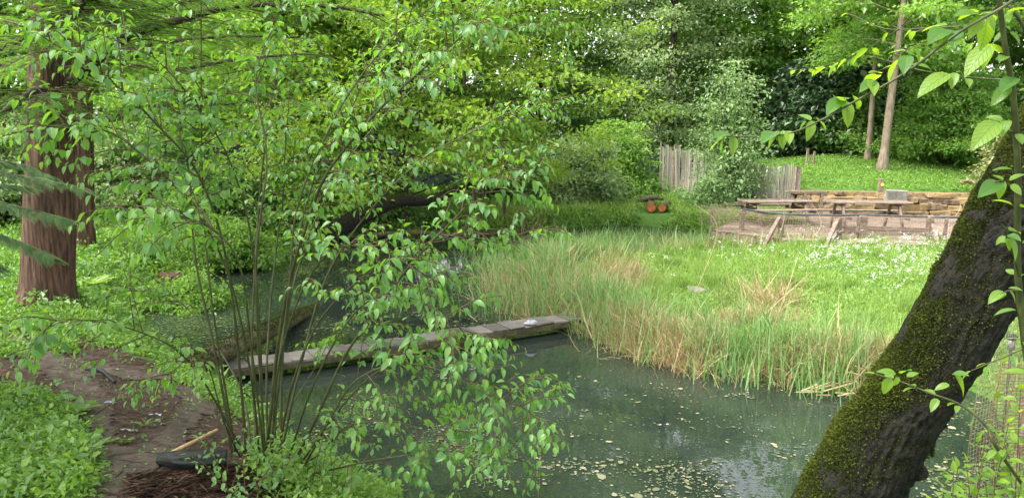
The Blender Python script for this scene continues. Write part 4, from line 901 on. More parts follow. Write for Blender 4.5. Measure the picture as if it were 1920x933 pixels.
tag(gs.build('dry_reeds', M['straw'], smooth=False), 'straw-coloured dead reeds leaning and matted among the green ones', 'reeds', kind='stuff')

# herb layer on the banks
g = Geo()
def clear_logs(P): c = at(1230, 395, LY); return P[~((np.abs(P[:, 0] - c[0]) < .55) & (P[:, 1] > c[1] - .9) & (P[:, 1] < c[1] + .45))]
def herbs(g, P, n_per, rad, size, flat=.5, T=T_DIA, dz=.04): P = clear_logs(P); leaves(g, with_z(P, dz), rad, n_per, size, T, flat, .1, upn=1.0)
def keep(P, m=.05, thr=.5): P = dry(P, m); return P[bare(P) > R.uniform(thr - .3, thr + .3, len(P))]
near = gpoly([(-200, 1000), (-200, 560), (300, 560), (330, 620), (420, 700), (560, 820), (760, 930), (900, 1000)])
P = keep(sample_poly(near, 5200)); herbs(g, P, 7, .09, .045)
lush = gpoly([(-150, 760), (20, 748), (90, 762), (135, 800), (150, 850), (180, 900), (150, 960), (-150, 1000)])
P = dry(sample_poly(lush, 3200)); herbs(g, P, 10, .08, .032, .9, dz=.06)
for pl, n in (([(30, 590), (120, 585), (150, 605), (90, 622), (35, 612)], 420), ([(130, 620), (240, 640), (290, 665), (200, 655)], 350), ([(100, 640), (140, 645), (140, 662), (105, 660)], 80), ([(-60, 640), (50, 650), (70, 672), (-60, 668)], 260), ([(480, 850), (640, 870), (740, 930), (700, 1000), (470, 960)], 1100), ([(300, 690), (400, 720), (470, 800), (400, 760)], 220)):
    P = dry(sample_poly(gpoly(pl), n), .03); herbs(g, P, 12, .07, .03, .6, dz=.035)
mid = np.array([(-14, 8), (-4.6, 7.2), (-3.4, 8.6), (-3.5, 12), (-3, 16), (-2, 21), (-10, 24), (-22, 24), (-22, 8)], float)
P = dry(sample_poly(mid, 26000), .01); herbs(g, P, 7, .14, .065, .6, dz=.06)
P = sample_poly(np.array([(-7, 13), (-3, 12), (-1, 20), (0, 22.5), (7, 22.5), (7, 19), (3, 20), (-2, 19), (-3.5, 15)], float), 9000); P = P[(polydist(P, POND) > -.03) & (polydist(P, POND) < .7)]; herbs(g, P, 8, .14, .07, .7, dz=.05)
far = np.array([(-22, 20), (-2, 20), (2, 20.5), (3.4, 19), (6.6, 19), (7.6, 22), (7.6, 24), (6, 31), (-22, 31)], float)
P = dry(sample_poly(far, 13000), .01); herbs(g, P, 7, .2, .085, .6, dz=.08)
mnd = np.array([(7.9, 22.3), (14.5, 21.6), (18, 25), (15, 31), (8, 31)], float)
P = sample_poly(mnd, 6000); herbs(g, P, 7, .12, .06, .4, dz=.03)
rgt = np.array([(1.3, 3.0), (4.5, 2.5), (6.8, 7), (5.2, 8.4), (3.6, 5.0), (2.4, 4.2)], float); P = dry(sample_poly(rgt, 1500)); herbs(g, P, 9, .09, .04, .8, dz=.05)
tag(g.build('ground_cover', M['herb'], smooth=False), 'low leafy ground cover spread over the banks and the mound', 'ground cover', kind='stuff')
g = Geo()
for poly, n, h in ((mid, 16000, .2), (far, 9000, .28), (mnd, 7000, .12)):
    P = dry(sample_poly(poly, n)); q3 = np.hstack([P, np.zeros((len(P), 1))]); P = P[noise(q3, .9, 61) > R.uniform(-.8, .5, len(P))]; P = clear_logs(P); blades(g, with_z(P, -.01), np.clip(R.normal(h, h * .3, len(P)), .04, .6), .35, 0, .9, .35)
P = keep(sample_poly(near, 1600)); blades(g, with_z(P, -.01), R.uniform(.06, .16, len(P)), .2, 0, .8, .4)
P = dry(sample_poly(np.array([(-2, 19), (7.4, 19), (7.4, 23), (-2, 24)], float), 9000), .02); P = clear_logs(P); blades(g, with_z(P, -.01), np.clip(R.normal(.34, .08, len(P)), .1, .6), .5, .3, 1, .4)
tag(g.build('bank_grass', M['grass'], smooth=False), 'tufted grass growing through the ground cover on the banks', 'grass', kind='stuff')
g = Geo()
for poly, n, s_, h in ((near, 260, .065, .16), (lush, 60, .07, .16), (mid, 1100, .08, .25), (far, 700, .10, .32), (rgt, 60, .07, .3)):
    P = keep(sample_poly(poly, n)) if poly is near else dry(sample_poly(poly, n)); P = clear_logs(P); P3 = with_z(P)
    for lev in (.35, .6, .85, 1.0): m_ = len(P3); leaves(g, P3 + np.stack([R.normal(0, .02, m_), R.normal(0, .02, m_), np.full(m_, h * lev)], -1) * 1, .1, 5, s_ * (1.15 - .4 * lev), T_DIA, .25, .15)
P = dry(sample_poly(BARE, 190)); leaves(g, with_z(P, .015), .05, 5, .028, T_DIA, .3, .1)
tag(g.build('bank_weeds', M['hedge'], smooth=False), 'darker nettles and broad weeds standing above the ground cover', 'weeds', kind='stuff')
# needle litter on the bare soil
g = Geo(); P = dry(sample_poly(gpoly([(-200, 1000), (-100, 600), (90, 600), (300, 660), (420, 730), (560, 850), (640, 1000)]), 15000), .02)
P = P[np.min([linedist(P, l) for l in PATHS], axis=0) > R.uniform(-.25, .3, len(P))]; P3 = with_z(P, .012); n = len(P3); a = R.uniform(0, 6.28, n); T_STR = (np.array([[-.03, 0, 0], [.03, 0, 0], [.06, .5, .03], [.02, 1, 0]]), np.array([[0, 1, 2], [0, 2, 3]]), np.zeros((4, 2)))
g.scatter(T_STR, P3, frames(np.stack([np.cos(a), np.sin(a), R.normal(0, .12, n)], -1), np.tile([0, 0, 1.], (n, 1))), R.uniform(.02, .11, n), np.clip(R.beta(1.3, 3, n), 0, 1))
P = dry(sample_poly(gpoly([(230, 890), (480, 880), (520, 960), (200, 1000)]), 1500), .02); P3 = with_z(P, .02); n = len(P3); a = R.normal(0, .5, n); g.scatter(T_STR, P3, frames(np.stack([np.cos(a), np.sin(a), R.normal(0, .1, n)], -1), np.tile([0, 0, 1.], (n, 1))), R.uniform(.08, .22, n), np.clip(R.beta(1.3, 3, n), 0, .8))
tag(g.build('needle_litter', M['litter'], smooth=False), 'reddish brown redwood needles and twiglets littering the bare soil', 'litter', kind='stuff')

# duckweed and floating scraps
g = Geo(); ang = np.linspace(0, 6.283, 7)[:-1]
T_PAD = (np.array([[math.cos(q) * (1 if k % 2 else .8), math.sin(q) * .8, 0] for k, q in enumerate(ang)]), np.array([[0, 1, 2], [0, 2, 3], [0, 3, 4], [0, 4, 5]]), np.zeros((6, 2)))
def pads(P, size):
    P = P[polydist(P, POND) < -.02]; n = len(P); a = R.uniform(0, 6.28, n); Mx = frames(np.stack([np.cos(a), np.sin(a), 0 * a], -1), np.tile([0, 0, 1.], (n, 1)))
    g.scatter(T_PAD, np.stack([P[:, 0], P[:, 1], R.uniform(.004, .009, n)], -1), Mx, np.stack([size * R.uniform(.6, 1.5, n), size * R.uniform(.6, 1.3, n), np.ones(n)], -1), R.uniform(0, 1, n))
def sz(n, m): return .72 * m * np.exp(R.normal(0, .45, n))
def pz(P): pads_in = P[polydist(P, POND) < -.02]; return pads_in
def scat(P, m):
    P = pz(P); pads(P, sz(len(P), m))
PZ = lambda pl: ppoly(pl, 0)
def thin(P, f, s_, lo, hi): q = np.hstack([P, np.zeros((len(P), 1))]); return P[noise(q, f, s_) > R.uniform(lo, hi, len(P))]
scat(thin(sample_poly(PZ([(250, 680), (260, 560), (420, 520), (640, 470), (820, 470), (960, 560), (1120, 590), (700, 640), (420, 680)]), 24000), 2.2, 71, -.5, .8), .011)
scat(thin(sample_poly(PZ([(640, 500), (900, 470), (1110, 585), (820, 615), (560, 640)]), 9000), 3, 73, -.1, .9), .016)
scat(thin(sample_poly(PZ([(400, 720), (800, 650), (950, 800), (900, 1040), (600, 900)]), 17000), 2.4, 75, -.1, .9), .010)
scat(thin(sample_poly(PZ([(900, 640), (1150, 610), (1600, 740), (1850, 740), (1880, 1000), (1300, 1110), (900, 1000)]), 5200), 2, 77, -.3, 1.1), .008)
scat(thin(sample_poly(PZ([(700, 870), (1500, 860), (1500, 1000), (1000, 1050)]), 3600), 3.4, 79, .3, 1.5), .009)
scat(thin(sample_poly(PZ([(1700, 780), (1870, 740), (1870, 1000), (1650, 1050)]), 1800), 3, 81, -.2, .9), .014)
for px, py, n, s_ in ((1500, 870, 0, 0), (1560, 860, 60, .12), (1290, 905, 30, .12), (1120, 880, 120, .16), (1050, 870, 60, .12), (960, 905, 50, .14), (1250, 900, 40, .15), (1240, 930, 60, .14), (1380, 740, 30, .08), (1160, 635, 50, .13), (1260, 880, 60, .12), (900, 850, 60, .16)):
    if n: c = onz(px, py, 0)[:2]; scat(c + R.normal(0, s_, (n, 2)) * [1.6, .5], .014)
c = sample_poly(PZ([(1050, 680), (1500, 730), (1450, 960), (900, 960)]), 60)
for q in c: scat(q + R.normal(0, .03, (R.integers(1, 5), 2)), .017)
tag(g.build('duckweed', M['weed'], smooth=False), 'pale green duckweed and petals floating in drifts on the pond', 'duckweed', kind='stuff')

# ------------------------------------------------------------------ leaves in opposite pairs along a twig
def leafy_twig(gl, path, size, spacing, T, droop=.55, t0=.15, tip=True, spread=.9, rj=.15, rbase=None, pet=.012):
    path = np.asarray(path); seg = np.linalg.norm(np.diff(path, axis=0), axis=1); c = np.concatenate([[0], np.cumsum(seg)]); L = c[-1]; n = max(1, int(L * (1 - t0) / spacing)); s = L * t0 + (np.arange(n) + .5) * spacing
    s = np.minimum(s, L * .995); Q = np.stack([np.interp(s, c, path[:, k]) for k in range(3)], -1); e = np.stack([np.interp(np.minimum(s + .02, L), c, path[:, k]) for k in range(3)], -1); b = np.stack([np.interp(s - .02, c, path[:, k]) for k in range(3)], -1); T_ = unit(e - b)
    side = unit(np.cross(T_, np.array([0, 0, 1.]) + R.normal(0, .1, 3))); up = np.cross(side, T_); rb = R.uniform(.2, .8) if rbase is None else rbase
    for s_ in (-1, 1):
        alt = np.where(np.arange(n) % 2 == 0, 1, .35)[:, None]
        d = unit(side * s_ * spread * alt + up * (1 - alt) * .7 * s_ + T_ * .55 + [0, 0, -droop] + R.normal(0, .22, (n, 3))); nn = unit(np.array([0, 0, 1.]) + T_ * .2 + R.normal(0, .35, (n, 3)))
        sc = size * R.uniform(.65, 1.15, n) * (1 - .25 * np.linspace(0, 1, n)); gl.scatter(T, Q + d * pet, frames(d, nn), sc, np.clip(rb + R.normal(0, rj, n), 0, 1))
    if tip:
        d = unit(T_[-1:] + [0, 0, -droop * .7] + R.normal(0, .15, (1, 3))); gl.scatter(T, path[-1:], frames(d, np.array([[0, 0, 1.]]) + R.normal(0, .2, (1, 3))), np.array([size * .7]), np.array([min(1, rb + .2)]))
# ------------------------------------------------------------------ foreground dogwood shrub
SB = ong(500, 905); root = thing('dogwood_shrub', 'many-stemmed leafy dogwood shrub in the left foreground, seen against the pond', 'shrub', SB)
gl = Geo(); gt = Geo()
MS = [  # pixel, distance; stem radius; leaf start; twig count
 ([(438, 905, 4.3), (422, 760, 4.25), (395, 620, 4.2), (372, 520, 4.2), (360, 420, 4.2), (355, 330, 4.2), (340, 240, 4.15), (330, 150, 4.1)], .013, .62, 16),
 ([(447, 908, 4.35), (434, 800, 4.3), (408, 640, 4.25), (392, 520, 4.2), (382, 400, 4.2), (378, 250, 4.15), (377, 0, 4.0), (378, -80, 4.0)], .011, .5, 16),
 ([(466, 910, 4.4), (455, 760, 4.3), (442, 610, 4.2), (425, 490, 4.1), (402, 400, 4.0), (362, 310, 3.9), (300, 240, 3.75), (230, 170, 3.6), (150, 115, 3.5), (70, 62, 3.4)], .013, .5, 24),
 ([(482, 910, 4.5), (478, 780, 4.6), (472, 650, 4.7), (478, 500, 4.8), (486, 380, 4.9), (494, 300, 4.9), (510, 190, 4.9), (530, 90, 4.9)], .013, .5, 16),
 ([(500, 912, 4.45), (507, 780, 4.35), (522, 640, 4.3), (545, 520, 4.2), (572, 430, 4.1), (605, 340, 4.0), (650, 275, 3.9), (705, 212, 3.8), (770, 150, 3.7), (840, 90, 3.6), (910, 36, 3.5)], .017, .42, 24),
 ([(530, 910, 4.5), (527, 760, 4.55), (532, 640, 4.6), (548, 520, 4.7), (565, 420, 4.8), (592, 330, 4.9), (640, 240, 5.0), (690, 140, 5.1), (730, 40, 5.2)], .014, .42, 20),
 ([(545, 908, 4.4), (590, 790, 4.2), (645, 670, 4.1), (700, 590, 4.0), (755, 515, 3.9), (805, 458, 3.85), (860, 402, 3.8), (905, 350, 3.75), (960, 318, 3.7), (1020, 330, 3.6)], .013, .3, 22),
 ([(505, 905, 4.55), (500, 700, 4.65), (508, 560, 4.8), (520, 450, 4.9), (530, 380, 4.9), (535, 280, 4.9), (545, 150, 4.9), (562, -20, 4.9)], .011, .5, 16),
 ([(550, 905, 4.3), (610, 800, 4.0), (660, 720, 3.85), (740, 682, 3.7), (830, 695, 3.6), (905, 735, 3.5), (980, 765, 3.45), (1040, 815, 3.4)], .010, .3, 18),
 ([(558, 908, 4.3), (620, 880, 4.1), (700, 862, 3.9), (790, 850, 3.8), (880, 845, 3.7), (985, 862, 3.6)], .009, .15, 14),
 ([(560, 905, 4.35), (620, 790, 4.1), (690, 710, 3.9), (770, 670, 3.8), (850, 690, 3.7), (930, 745, 3.65), (990, 790, 3.6)], .009, .35, 14),
 ([(470, 900, 4.35), (430, 800, 4.1), (380, 712, 3.9), (330, 655, 3.75), (270, 625, 3.65), (200, 605, 3.55), (110, 600, 3.5), (70, 640, 3.45)], .009, .55, 9),
 ([(475, 900, 4.4), (455, 740, 4.6), (400, 640, 4.8), (330, 560, 5.0), (250, 545, 5.1), (190, 560, 5.2)], .009, .5, 9),
 ([(520, 905, 4.5), (548, 720, 4.4), (600, 600, 4.4), (680, 520, 4.3), (770, 470, 4.3), (850, 440, 4.2), (930, 430, 4.2), (1000, 455, 4.1)], .011, .35, 18),
 ([(525, 905, 4.6), (560, 700, 4.7), (612, 520, 4.8), (690, 400, 4.9), (790, 300, 5.0), (880, 250, 5.1), (960, 210, 5.1), (1060, 190, 5.2)], .012, .4, 20),
 ([(515, 905, 4.7), (528, 640, 5.0), (580, 440, 5.2), (660, 290, 5.4), (760, 180, 5.5), (880, 90, 5.6), (1010, 40, 5.7), (1080, 70, 5.7)], .012, .4, 20),
 ([(490, 905, 4.3), (470, 700, 4.0), (430, 520, 3.8), (370, 400, 3.6), (300, 320, 3.5), (210, 250, 3.4), (130, 240, 3.3), (40, 250, 3.3)], .010, .5, 18),
 ([(495, 905, 4.5), (488, 640, 4.4), (470, 440, 4.3), (430, 300, 4.2), (370, 200, 4.1), (290, 110, 4.0), (200, 70, 4.0), (120, 40, 4.0)], .010, .45, 20),
 ([(510, 905, 4.3), (520, 700, 4.0), (560, 560, 3.8), (610, 480, 3.7), (660, 460, 3.6), (740, 480, 3.5), (820, 540, 3.4)], .009, .4, 14),
 ([(535, 905, 4.3), (580, 740, 4.0), (640, 620, 3.8), (700, 560, 3.7), (780, 560, 3.6), (860, 610, 3.55), (900, 650, 3.5)], .009, .35, 14),
 ([(540, 905, 4.5), (590, 820, 4.6), (650, 770, 4.6), (720, 740, 4.5), (800, 760, 4.5), (860, 800, 4.5)], .008, .25, 12),
 ([(545, 905, 4.4), (600, 850, 4.2), (650, 800, 4.0), (740, 790, 3.9), (820, 820, 3.8), (880, 870, 3.8)], .008, .25, 12),
 ([(485, 905, 4.4), (520, 800, 4.8), (590, 690, 5.0), (640, 600, 5.2), (700, 540, 5.2)], .008, .5, 10),
 ([(505, 905, 4.3), (540, 560, 4.2), (560, 380, 4.3), (640, 200, 4.4), (720, 90, 4.5), (800, 20, 4.6), (900, -20, 4.7)], .011, .4, 20),
 ([(500, 905, 4.2), (480, 520, 4.0), (500, 300, 4.0), (480, 150, 4.1), (520, 30, 4.2), (560, -60, 4.2)], .010, .45, 18),
 ([(455, 905, 4.3), (420, 790, 4.1), (395, 700, 4.0), (370, 660, 3.9), (330, 690, 3.8), (290, 720, 3.8)], .007, .5, 7),
 ([(500, 905, 4.1), (470, 640, 3.7), (450, 500, 3.5), (400, 430, 3.4), (320, 400, 3.3), (260, 400, 3.2)], .009, .5, 12)]
for pl, r0, ls, nt_ in MS:
    P = [at(*q) for q in pl]; P[0][2] = gz1(P[0][0], P[0][1]) - .03; P = spline(P, 60); r = r0 * np.linspace(1, .18, 60) ** .9 * .72; g = Geo(); tube(g, P, r, 8); part(g, 'stem', M['stem'], root)
    leafy_twig(gl, P[50:], .062, .075, T_LEAF_S, .5)
    nt2 = int(nt_ * 1.6)
    for q in range(nt2):
        t = ls + (1 - ls) * (q + R.uniform(0, .8)) / nt2; i0 = min(57, int(t * 59)); p = P[i0]; T_ = unit(P[i0 + 1] - P[i0 - 1]); v = R.normal(0, 1, 3) * [1, .9, .45]; v = unit(v - T_ * (v @ T_)); hz = unit(np.array([T_[0], T_[1], 0]) + 1e-6)
        d = unit(v * .9 + T_ * .45 + hz * .2 + [0, 0, .12]); l = R.uniform(.16, .42) * (1.1 - .35 * t); e = p + d * l + [0, 0, -.10 * l]; tw = spline([p, p + d * l * .5 + [0, 0, .04 * l], e], 9)
        tube(gt, tw, np.linspace(.0032, .0012, 9), 5, cap=False); leafy_twig(gl, tw, R.uniform(.042, .074), .054, T_LEAF_S, R.uniform(.45, .9), .2)
        if R.uniform() < .6:
            f = .55; p2 = tw[5]; v2 = unit(np.cross(d, [0, 0, 1.]) * R.choice([-1, 1]) + d * .7 + [0, 0, -.05]); tw2 = spline([p2, p2 + v2 * l * .28, p2 + v2 * l * .5 + [0, 0, -.03]], 6); tube(gt, tw2, np.linspace(.002, .001, 6), 4, cap=False); leafy_twig(gl, tw2, .05, .055, T_LEAF_S, .7, .2)
# basal shoots
for k in range(40):
    p = ong(R.uniform(400, 620), R.uniform(880, 960)); e = p + [R.normal(0, .12), R.normal(0, .1), R.uniform(.12, .35)]; tw = spline([p, (p + e) / 2 + [0, 0, .03], e], 7); tube(gt, tw, np.linspace(.0025, .001, 7), 4, cap=False); leafy_twig(gl, tw, .045, .05, T_LEAF_S, .4, .3)
part(gt, 'twigs', M['twig'], root); part(gl, 'leaves', M['dogwood'], root)
for px, py, Y, l in ((870, 152, 3.65, .09), (888, 372, 3.76, .07), (905, 364, 3.75, .085), (944, 392, 3.72, .065), (702, 495, 3.9, .06), (736, 500, 3.7, .05), (668, 522, 3.8, .05)):
    c = at(px, py, Y); g = Geo(); tube(g, spline([c + [0, 0, l / 2 + .02], c + [0, 0, l / 2], c + [.004, 0, 0], c + [0, 0, -l / 2]], 9), [.001, .002, .006, .008, .007, .009, .006, .003, .001], 6); part(g, 'dead_leaf', M['dead'], root)

# ------------------------------------------------------------------ leaning mossy trunk
TP = [at(1545, 1060, 3.15), at(1578, 980, 3.12), at(1612, 900, 3.08), at(1652, 825, 3.04), at(1695, 760, 3.02), at(1737, 700, 3.0), at(1802, 590, 2.97), at(1852, 505, 2.95), at(1898, 425, 2.93), at(1945, 350, 2.9), at(2010, 250, 2.9), at(2120, 80, 2.95), at(2260, -120, 3.0), at(2420, -400, 3.1)]
TP[0][2] = gz1(TP[0][0], TP[0][1]) - .1
rpx = [118, 102, 88, 80, 76, 75, 76, 79, 82, 84, 80, 72, 62, 52]; P = spline(TP, 190); r = np.interp(np.linspace(0, 1, 190), np.linspace(0, 1, 14), [a * 3.0 / FPX for a in rpx])
root = thing('leaning_tree', 'thick dark trunk leaning to the right in the foreground, moss along its upper side', 'tree', TP[0])
def bdisp(Pc, a, D):
    q = (Pc[:, None] + D * .16).reshape(-1, 3); n1 = noise(q, 3.2, 5); n2 = noise(q, 15, 6); s_ = np.linspace(0, 6, len(Pc))
    w2 = np.stack([np.cos(a)[None] * 1.0 + 0 * s_[:, None], np.sin(a)[None] + 0 * s_[:, None], s_[:, None] * .5 + 0 * a[None]], -1).reshape(-1, 3) + .1 * n1[:, None]
    n3 = noise(w2, 9, 7); n4 = noise(w2 * [1, 1, 2.2], 20, 9)
    return (1 + .07 * n1 + .03 * n2 + .13 * (.35 - np.abs(n3)) + .07 * (.35 - np.abs(n4))).reshape(len(Pc), -1)
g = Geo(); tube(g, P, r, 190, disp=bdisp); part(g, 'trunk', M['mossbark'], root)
moss_on(root, P, r, 380000, .009, M['moss'], upv=(-.86, .15, .5), thr=.64, puff=3.2)
moss_on(root, P, r, 110000, .006, M['moss'], upv=(-.8, -.35, .5), thr=.25)
c = at(1742, 835, 2.95) ; c2 = at(1722, 882, 2.9)
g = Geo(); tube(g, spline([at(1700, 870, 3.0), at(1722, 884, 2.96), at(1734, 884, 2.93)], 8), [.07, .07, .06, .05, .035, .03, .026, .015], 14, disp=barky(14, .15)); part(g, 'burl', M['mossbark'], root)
moss_on(root, spline([at(1738, 790, 3.0), at(1730, 850, 3.0)], 6), np.full(6, .03), 2500, .011, M['moss'], upv=(1, 0, .2), thr=0, name='moss')
# limbs above the frame
lv = Geo(); cs = []
for k in range(26):
    i0 = int(168 + 21 * k / 26); b = P[i0]; a = k * 2.4; l = R.uniform(1.2, 2.6); e = b + [math.cos(a) * l + .6, abs(math.sin(a)) * l * .6 + .3, R.uniform(1.0, 2.6)]; pth = spline([b, (b + e) / 2 + [0, 0, .2], e], 8)
    g = Geo(); tube(g, pth, np.linspace(.05, .01, 8), 8); part(g, 'limb', M['bark'], root)
    for q in (3, 5, 7): cs.append(pth[q] + [.2, 0, .25])
cs = np.array(cs); cs = cs[cs[:, 2] > 4.4]; leaves(lv, cs, .6, 170, .09, T_DIA, .4); part(lv, 'crown', M['fresh'], root, False)

# ------------------------------------------------------------------ right-hand dogwood, close to the camera
b = np.array([2.35, 2.75, gz1(2.35, 2.75)]); root = thing('dogwood_shrub', 'dogwood at the right edge with large glossy veined leaves on long arching branches', 'shrub', b); gl = Geo(); gt = Geo()
def stem(pl, r0, r1, n=40): P = spline([np.asarray(q, float) if len(q) == 3 and abs(q[0]) < 20 else at(*q) for q in pl], n); g = Geo(); tube(g, P, np.linspace(r0, r1, n), 8); part(g, 'stem', M['stem'], root); return P
S1 = stem([tuple(b), (1960, 800, 2.3), (1912, 560, 2.2), (1908, 320, 2.1), (1900, 180, 2.05), (1885, 90, 2.0), (1872, -30, 1.95), (1880, -150, 1.9)], .012, .005)
S2 = stem([(1880, -150, 1.9), (1960, -70, 1.75), (1900, 0, 1.7), (1800, 60, 1.7), (1700, 135, 1.75), (1600, 192, 1.8), (1540, 225, 1.8), (1480, 250, 1.85), (1420, 255, 1.85), (1362, 256, 1.9)], .0042, .0013, 70)
S3 = stem([(1912, 150, 2.05), (1850, 148, 2.1), (1770, 140, 2.1), (1680, 122, 2.15)], .003, .0012)
S4 = stem([(1800, 50, 2.3), (1740, 53, 2.4), (1660, 54, 2.5), (1590, 25, 2.6)], .003, .0012)
S5 = stem([(1685, 55, 2.45), (1630, 90, 2.6), (1560, 120, 2.8), (1490, 132, 3.0)], .0025, .001)
S6 = stem([tuple(b), (1890, 870, 2.35), (1850, 800, 2.35), (1800, 758, 2.38), (1740, 735, 2.4), (1690, 715, 2.45), (1640, 700, 2.5)], .006, .0015, 50)
S7 = stem([tuple(b), (1960, 700, 2.4), (1930, 655, 2.35), (1880, 670, 2.35), (1820, 695, 2.4)], .005, .0015)
S8 = stem([(1960, 120, 2.0), (1890, 10, 2.0), (1850, 40, 2.1), (1835, 70, 2.1), (1822, 95, 2.15)], .005, .002)
S9 = stem([(1912, 520, 2.18), (1890, 440, 2.0), (1878, 420, 1.9)], .003, .0015)
S10 = stem([(1905, 250, 2.1), (1870, 238, 1.95), (1838, 245, 1.9)], .003, .0015)
S11 = stem([(1908, 360, 2.1), (1880, 340, 2.0), (1855, 345, 2.0)], .003, .0015)
S12 = stem([(1911, 545, 2.2), (1890, 545, 2.1), (1865, 556, 2.1)], .003, .0015)
def pair_leaves(pl, size, droop=.5, rnd=.5):
    """leaves placed one by one: pixel of the stalk end, pixel of the tip, distance"""
    for (x0, y0, x1, y1, Y, dy, rn) in pl:
        a, e = at(x0, y0, Y), at(x1, y1, Y + dy); d = e - a; L_ = np.linalg.norm(d); nn = np.array([[R.normal(0, .25), -.55, 1.]]); gl.scatter(T_LEAF, a[None], frames(d[None], nn), np.array([L_]), np.array([rn]))
pair_leaves([(1375, 256, 1376, 288, 1.9, -.02, .8), (1358, 256, 1346, 292, 1.9, .03, .1), (1366, 254, 1322, 270, 1.9, .06, .6), (1372, 252, 1345, 244, 1.92, -.05, .2),
             (1468, 244, 1466, 276, 1.86, -.02, .7), (1462, 246, 1432, 274, 1.86, .02, .6), (1455, 248, 1430, 252, 1.87, -.06, .2), (1478, 245, 1482, 262, 1.86, -.04, .9),
             (1522, 226, 1518, 262, 1.84, -.02, .75), (1512, 228, 1492, 246, 1.84, .02, .5), (1530, 222, 1556, 238, 1.84, .02, .6), (1520, 226, 1498, 207, 1.84, .03, .7),
             (1586, 190, 1596, 236, 1.82, -.02, .8), (1580, 186, 1553, 200, 1.82, -.05, .2), (1590, 186, 1560, 178, 1.82, .05, .7), (1598, 178, 1618, 194, 1.82, .04, .6), (1576, 190, 1572, 172, 1.82, -.05, .1),
             (1640, 150, 1614, 162, 1.8, -.03, .15), (1632, 150, 1644, 168, 1.8, -.05, .8), (1648, 140, 1620, 150, 1.8, .06, .6), (1652, 138, 1632, 128, 1.8, -.02, .7),
             (1690, 108, 1655, 145, 1.78, .05, .5), (1700, 104, 1696, 126, 1.78, -.05, .1), (1704, 102, 1735, 100, 1.78, .04, .6), (1698, 96, 1665, 92, 1.78, .03, .7), (1715, 90, 1730, 112, 1.78, -.02, .4),
             (1772, 62, 1768, 90, 1.75, -.02, .8), (1775, 55, 1748, 62, 1.75, -.06, .2), (1785, 58, 1792, 72, 1.75, -.07, .15), (1776, 48, 1728, 46, 1.75, .05, .7),
             (1838, 28, 1798, 14, 1.72, -.03, .4), (1842, 30, 1820, 66, 1.72, -.02, .8), (1850, 26, 1870, 52, 1.72, -.02, .7), (1836, 20, 1796, 28, 1.72, .04, .6), (1850, 40, 1846, 84, 1.75, .05, .6),
             (1858, 85, 1808, 128, 1.9, -.03, .8), (1862, 90, 1836, 126, 1.95, .03, .7), (1885, 60, 1862, 74, 2, 0, .5), (1893, 60, 1918, 76, 2, -.03, .6),
             (1870, 228, 1828, 264, 1.9, -.05, .8), (1880, 226, 1850, 214, 1.95, .02, .6), (1892, 225, 1876, 250, 1.98, -.02, .5), (1893, 160, 1862, 190, 2, -.02, .3), (1903, 146, 1880, 158, 2.0, -.05, .1),
             (1780, 138, 1722, 164, 2.0, -.03, .8), (1768, 134, 1758, 152, 2.0, 0, .7), (1790, 136, 1785, 160, 2.0, -.03, .75), (1745, 130, 1712, 112, 2.05, 0, .6), (1808, 138, 1830, 128, 2.0, 0, .6),
             (1875, 342, 1843, 355, 2.0, -.05, .1), (1880, 338, 1862, 322, 2.0, .03, .7), (1884, 340, 1868, 372, 2.0, 0, .6), (1892, 338, 1918, 322, 2.0, -.02, .7), (1896, 345, 1915, 362, 2.0, -.03, .7),
             (1885, 442, 1866, 456, 1.9, 0, .6), (1890, 440, 1912, 444, 1.9, -.04, .1), (1893, 446, 1916, 486, 1.9, -.02, .4), (1888, 446, 1898, 470, 1.9, -.01, .7), (1892, 432, 1918, 428, 1.95, .02, .6),
             (1880, 545, 1854, 562, 2.1, -.02, .7), (1890, 540, 1916, 538, 2.1, -.03, .5), (1886, 548, 1872, 560, 2.1, 0, .6), (1893, 546, 1912, 566, 2.1, 0, .7)], 0)
for S, sz_, sp, t0 in ((S1, .065, .11, .35), (S3, .05, .075, .3), (S4, .04, .07, .3), (S5, .05, .06, .2), (S6, .058, .065, .45), (S7, .055, .07, .4), (S8, .05, .09, .3)): leafy_twig(gl, S, sz_, sp, T_LEAF, .3, t0, rbase=.6)
pair_leaves([(1685, 706, 1676, 724, 2.42, 0, .6), (1690, 700, 1705, 684, 2.42, -.05, .1), (1680, 700, 1648, 690, 2.45, 0, .6), (1700, 706, 1722, 694, 2.42, 0, .7), (1670, 706, 1655, 740, 2.45, 0, .7), (1780, 720, 1752, 726, 2.4, 0, .7), (1790, 702, 1822, 742, 2.4, 0, .8), (1786, 700, 1812, 696, 2.4, -.05, .2)], 0)
# leafy shoots along the lower right edge
for k in range(34):
    px = R.uniform(1735, 1960); py = R.uniform(840, 960) - (px > 1830) * R.uniform(0, 130); p = at(px, py + 170, R.uniform(2.2, 2.8)); p[2] = max(p[2] - .1, gz1(p[0], p[1]) - .02); p = np.array([p[0], p[1], min(p[2], gz1(p[0], p[1]) + .1)]); e = at(px, py, p[1] - .05)
    tw = spline([p, (p + e) / 2 + R.normal(0, .02, 3), e], 12); tube(gt, tw, np.linspace(.003, .0012, 12), 5, cap=False); leafy_twig(gl, tw, .05, .055, T_LEAF, .25, .45, rbase=R.uniform(.4, .9))
part(gt, 'twigs', M['twig'], root); part(gl, 'leaves', M['dogwood_near'], root)

